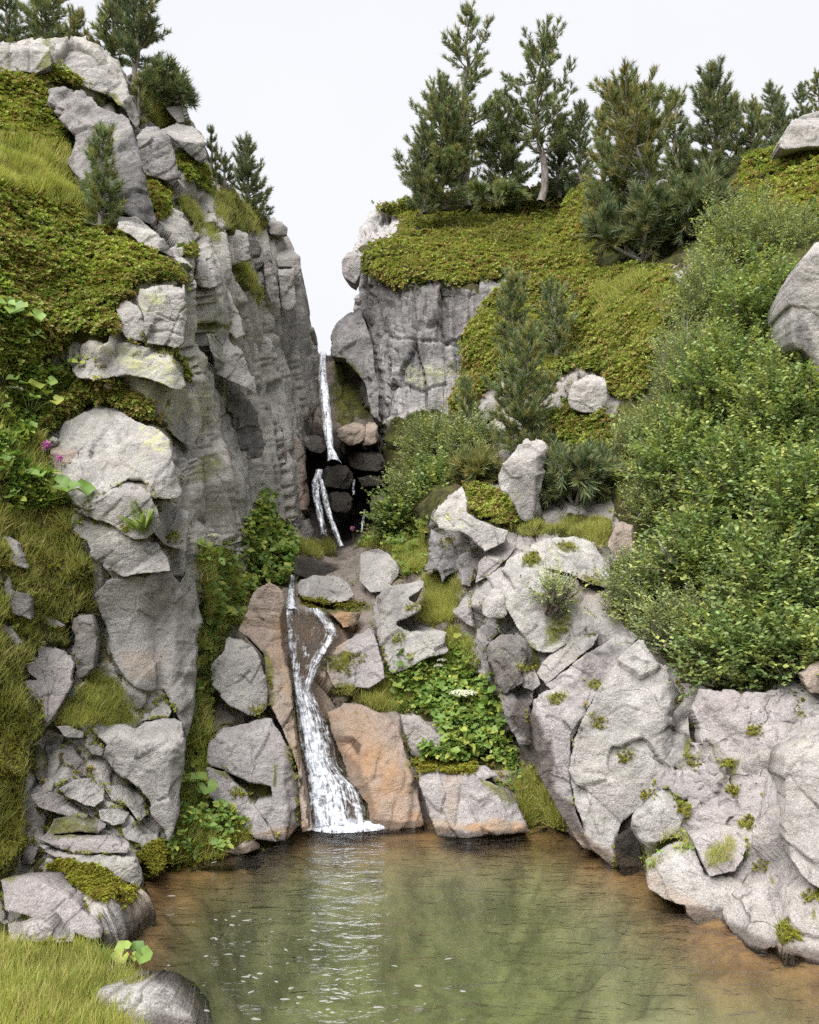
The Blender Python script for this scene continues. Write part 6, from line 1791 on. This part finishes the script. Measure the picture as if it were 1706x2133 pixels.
# splash along the foot of the cascade and flecks of froth on the pool
c = []; fc = []; fl = []
def fleck(x, y, a, b, rot, z=.006):
    n = 9
    base = sum(len(k) for k in c)
    ang = np.linspace(0, 2 * PI, n, endpoint=False)
    r = 1 + .35 * rng.standard_normal(n).clip(-1, 1)
    X = a * r * np.cos(ang); Y = b * r * np.sin(ang)
    px = x + X * math.cos(rot) - Y * math.sin(rot); py = y + X * math.sin(rot) + Y * math.cos(rot)
    c.append(np.r_[np.c_[px, py, np.full(n, .002)], np.c_[x + (px - x) * .6, y + (py - y) * .6, np.full(n, z)], [[x, y, z * 1.1]]])
    for k in range(n):
        k2 = (k + 1) % n
        fc.append([base + k, base + k2, base + n + k2, base + n + k]); fl.append([base + n + k, base + n + k2, base + 2 * n])
for i in range(80):
    px = rng.normal(560, 170); py = 1790 + 320 * rng.random() ** .8
    if i % 3 == 0: px, py = rng.normal(640, 180), rng.uniform(1990, 2125)
    if px < 330 + max(0, (1950 - py)) * .3 or px > 1100: continue
    p = on_water(np.array(px), np.array(py))
    s = .005 + .008 * rng.random()
    fleck(p[0], p[1], s * rng.uniform(1.2, 3.0), s * rng.uniform(.6, 1.1), rng.normal(0, .4), .005)
V = np.concatenate(c)
o = mesh_np('froth_flecks', V, np.array(fc), np.array(fl), True, M['froth'], {'flow': np.tile([.3, .3, .55], (len(V), 1))})
tag(o, kind='stuff')
n = 46; m2 = 14
tt = np.linspace(0, 1, n)
px = 636 + tt * 178; y0 = np.interp(tt, [0, .1, .75, .9, 1], [1722, 1712, 1712, 1716, 1722]); y1 = np.interp(tt, [0, .1, .3, .6, .85, 1], [1724, 1732, 1737, 1735, 1731, 1723])
s = np.linspace(0, 1, m2)
PX = np.repeat(px, m2); PY = (y0[:, None] * (1 - s) + y1[:, None] * s).ravel()
p = on_water(PX, PY)
hh = np.tile(np.sin(s * PI) ** .5, n) * np.repeat(np.sin(tt * PI) ** .5, m2)
p[:, 2] = .004 + hh * (.045 + .05 * np.clip(fbm(p * 9, 4, 3) + .3, 0, 2) * np.repeat(np.interp(tt, [0, .2, .6, 1], [1, 1.3, .8, .2]), m2))
ids = np.arange(n * m2).reshape(n, m2)
q = np.stack([ids[:-1, :-1].ravel(), ids[1:, :-1].ravel(), ids[1:, 1:].ravel(), ids[:-1, 1:].ravel()], 1)
o = mesh_np('splash_foam', p, q, None, True, M['foam'], {'flow': np.c_[PX / 100, PY / 40, .35 + .5 * hh]})
tag(o, kind='stuff')

# ================================================================== sky, light, camera
SUN_EL, SUN_AZ = 55.0, 218.0     # high, behind thin cloud, from ahead and to the left of the viewer's back
w = bpy.data.worlds.new("World"); SC.world = w; w.use_nodes = True
nt = w.node_tree; nt.nodes.clear()
wo = nt.nodes.new('ShaderNodeOutputWorld'); bg = nt.nodes.new('ShaderNodeBackground'); bg.inputs[1].default_value = .12
sk = nt.nodes.new('ShaderNodeTexSky'); sk.sky_type = 'NISHITA'; sk.sun_disc = False
sk.sun_elevation = math.radians(SUN_EL); sk.sun_rotation = math.radians(SUN_AZ); sk.altitude = 1900; sk.dust_density = 3.0
# a closed cloud deck: the blue is almost gone, a slow unevenness remains
tc = nt.nodes.new('ShaderNodeTexCoord')
nz = nt.nodes.new('ShaderNodeTexNoise'); nz.inputs['Scale'].default_value = 1.6; nz.inputs['Detail'].default_value = 5
nt.links.new(tc.outputs['Generated'], nz.inputs['Vector'])
cr_ = nt.nodes.new('ShaderNodeMapRange'); cr_.inputs['To Min'].default_value = 2.95; cr_.inputs['To Max'].default_value = 3.4
nt.links.new(nz.outputs['Fac'], cr_.inputs['Value'])
cc = nt.nodes.new('ShaderNodeCombineColor')
for k, f in enumerate((.985, .985, 1.02)):
    mm_ = nt.nodes.new('ShaderNodeMath'); mm_.operation = 'MULTIPLY'; mm_.inputs[1].default_value = f
    nt.links.new(cr_.outputs[0], mm_.inputs[0]); nt.links.new(mm_.outputs[0], cc.inputs[k])
mxw = nt.nodes.new('ShaderNodeMix'); mxw.data_type = 'RGBA'; mxw.inputs[0].default_value = .95
nt.links.new(sk.outputs[0], mxw.inputs[6]); nt.links.new(cc.outputs[0], mxw.inputs[7])
nt.links.new(mxw.outputs[2], bg.inputs[0]); nt.links.new(bg.outputs[0], wo.inputs[0])

sl = bpy.data.lights.new('sun', 'SUN'); sl.energy = 3.5; sl.angle = math.radians(60); sl.color = (1, .97, .93)
so = bpy.data.objects.new('sun', sl); COL.objects.link(so)
# light falls from above and from behind the viewer
sd_ = Vector((math.sin(math.radians(SUN_AZ)) * math.cos(math.radians(SUN_EL)), math.cos(math.radians(SUN_AZ)) * math.cos(math.radians(SUN_EL)), math.sin(math.radians(SUN_EL))))
so.rotation_euler = sd_.to_track_quat('Z', 'Y').to_euler()

cd = bpy.data.cameras.new('camera'); co = bpy.data.objects.new('camera', cd); COL.objects.link(co)
co.location = CAM; co.rotation_euler = (PI / 2 + PITCH, 0, 0)
cd.sensor_fit = 'VERTICAL'; cd.sensor_height = 24.0; cd.lens = 24.0 * F / 2133.0
cd.clip_end = 2000; cd.clip_start = .05
SC.camera = co
SC.view_settings.view_transform = 'Standard'; SC.view_settings.look = 'None'; SC.view_settings.gamma = 1.0
SC.view_settings.exposure = 1.36
SC.cycles.use_denoising = False
SC.cycles.use_adaptive_sampling = True; SC.cycles.adaptive_threshold = .02
SC.cycles.max_bounces = 6; SC.cycles.diffuse_bounces = 4; SC.cycles.transparent_max_bounces = 12; SC.cycles.volume_bounces = 0
SC.cycles.caustics_reflective = False; SC.cycles.caustics_refractive = False
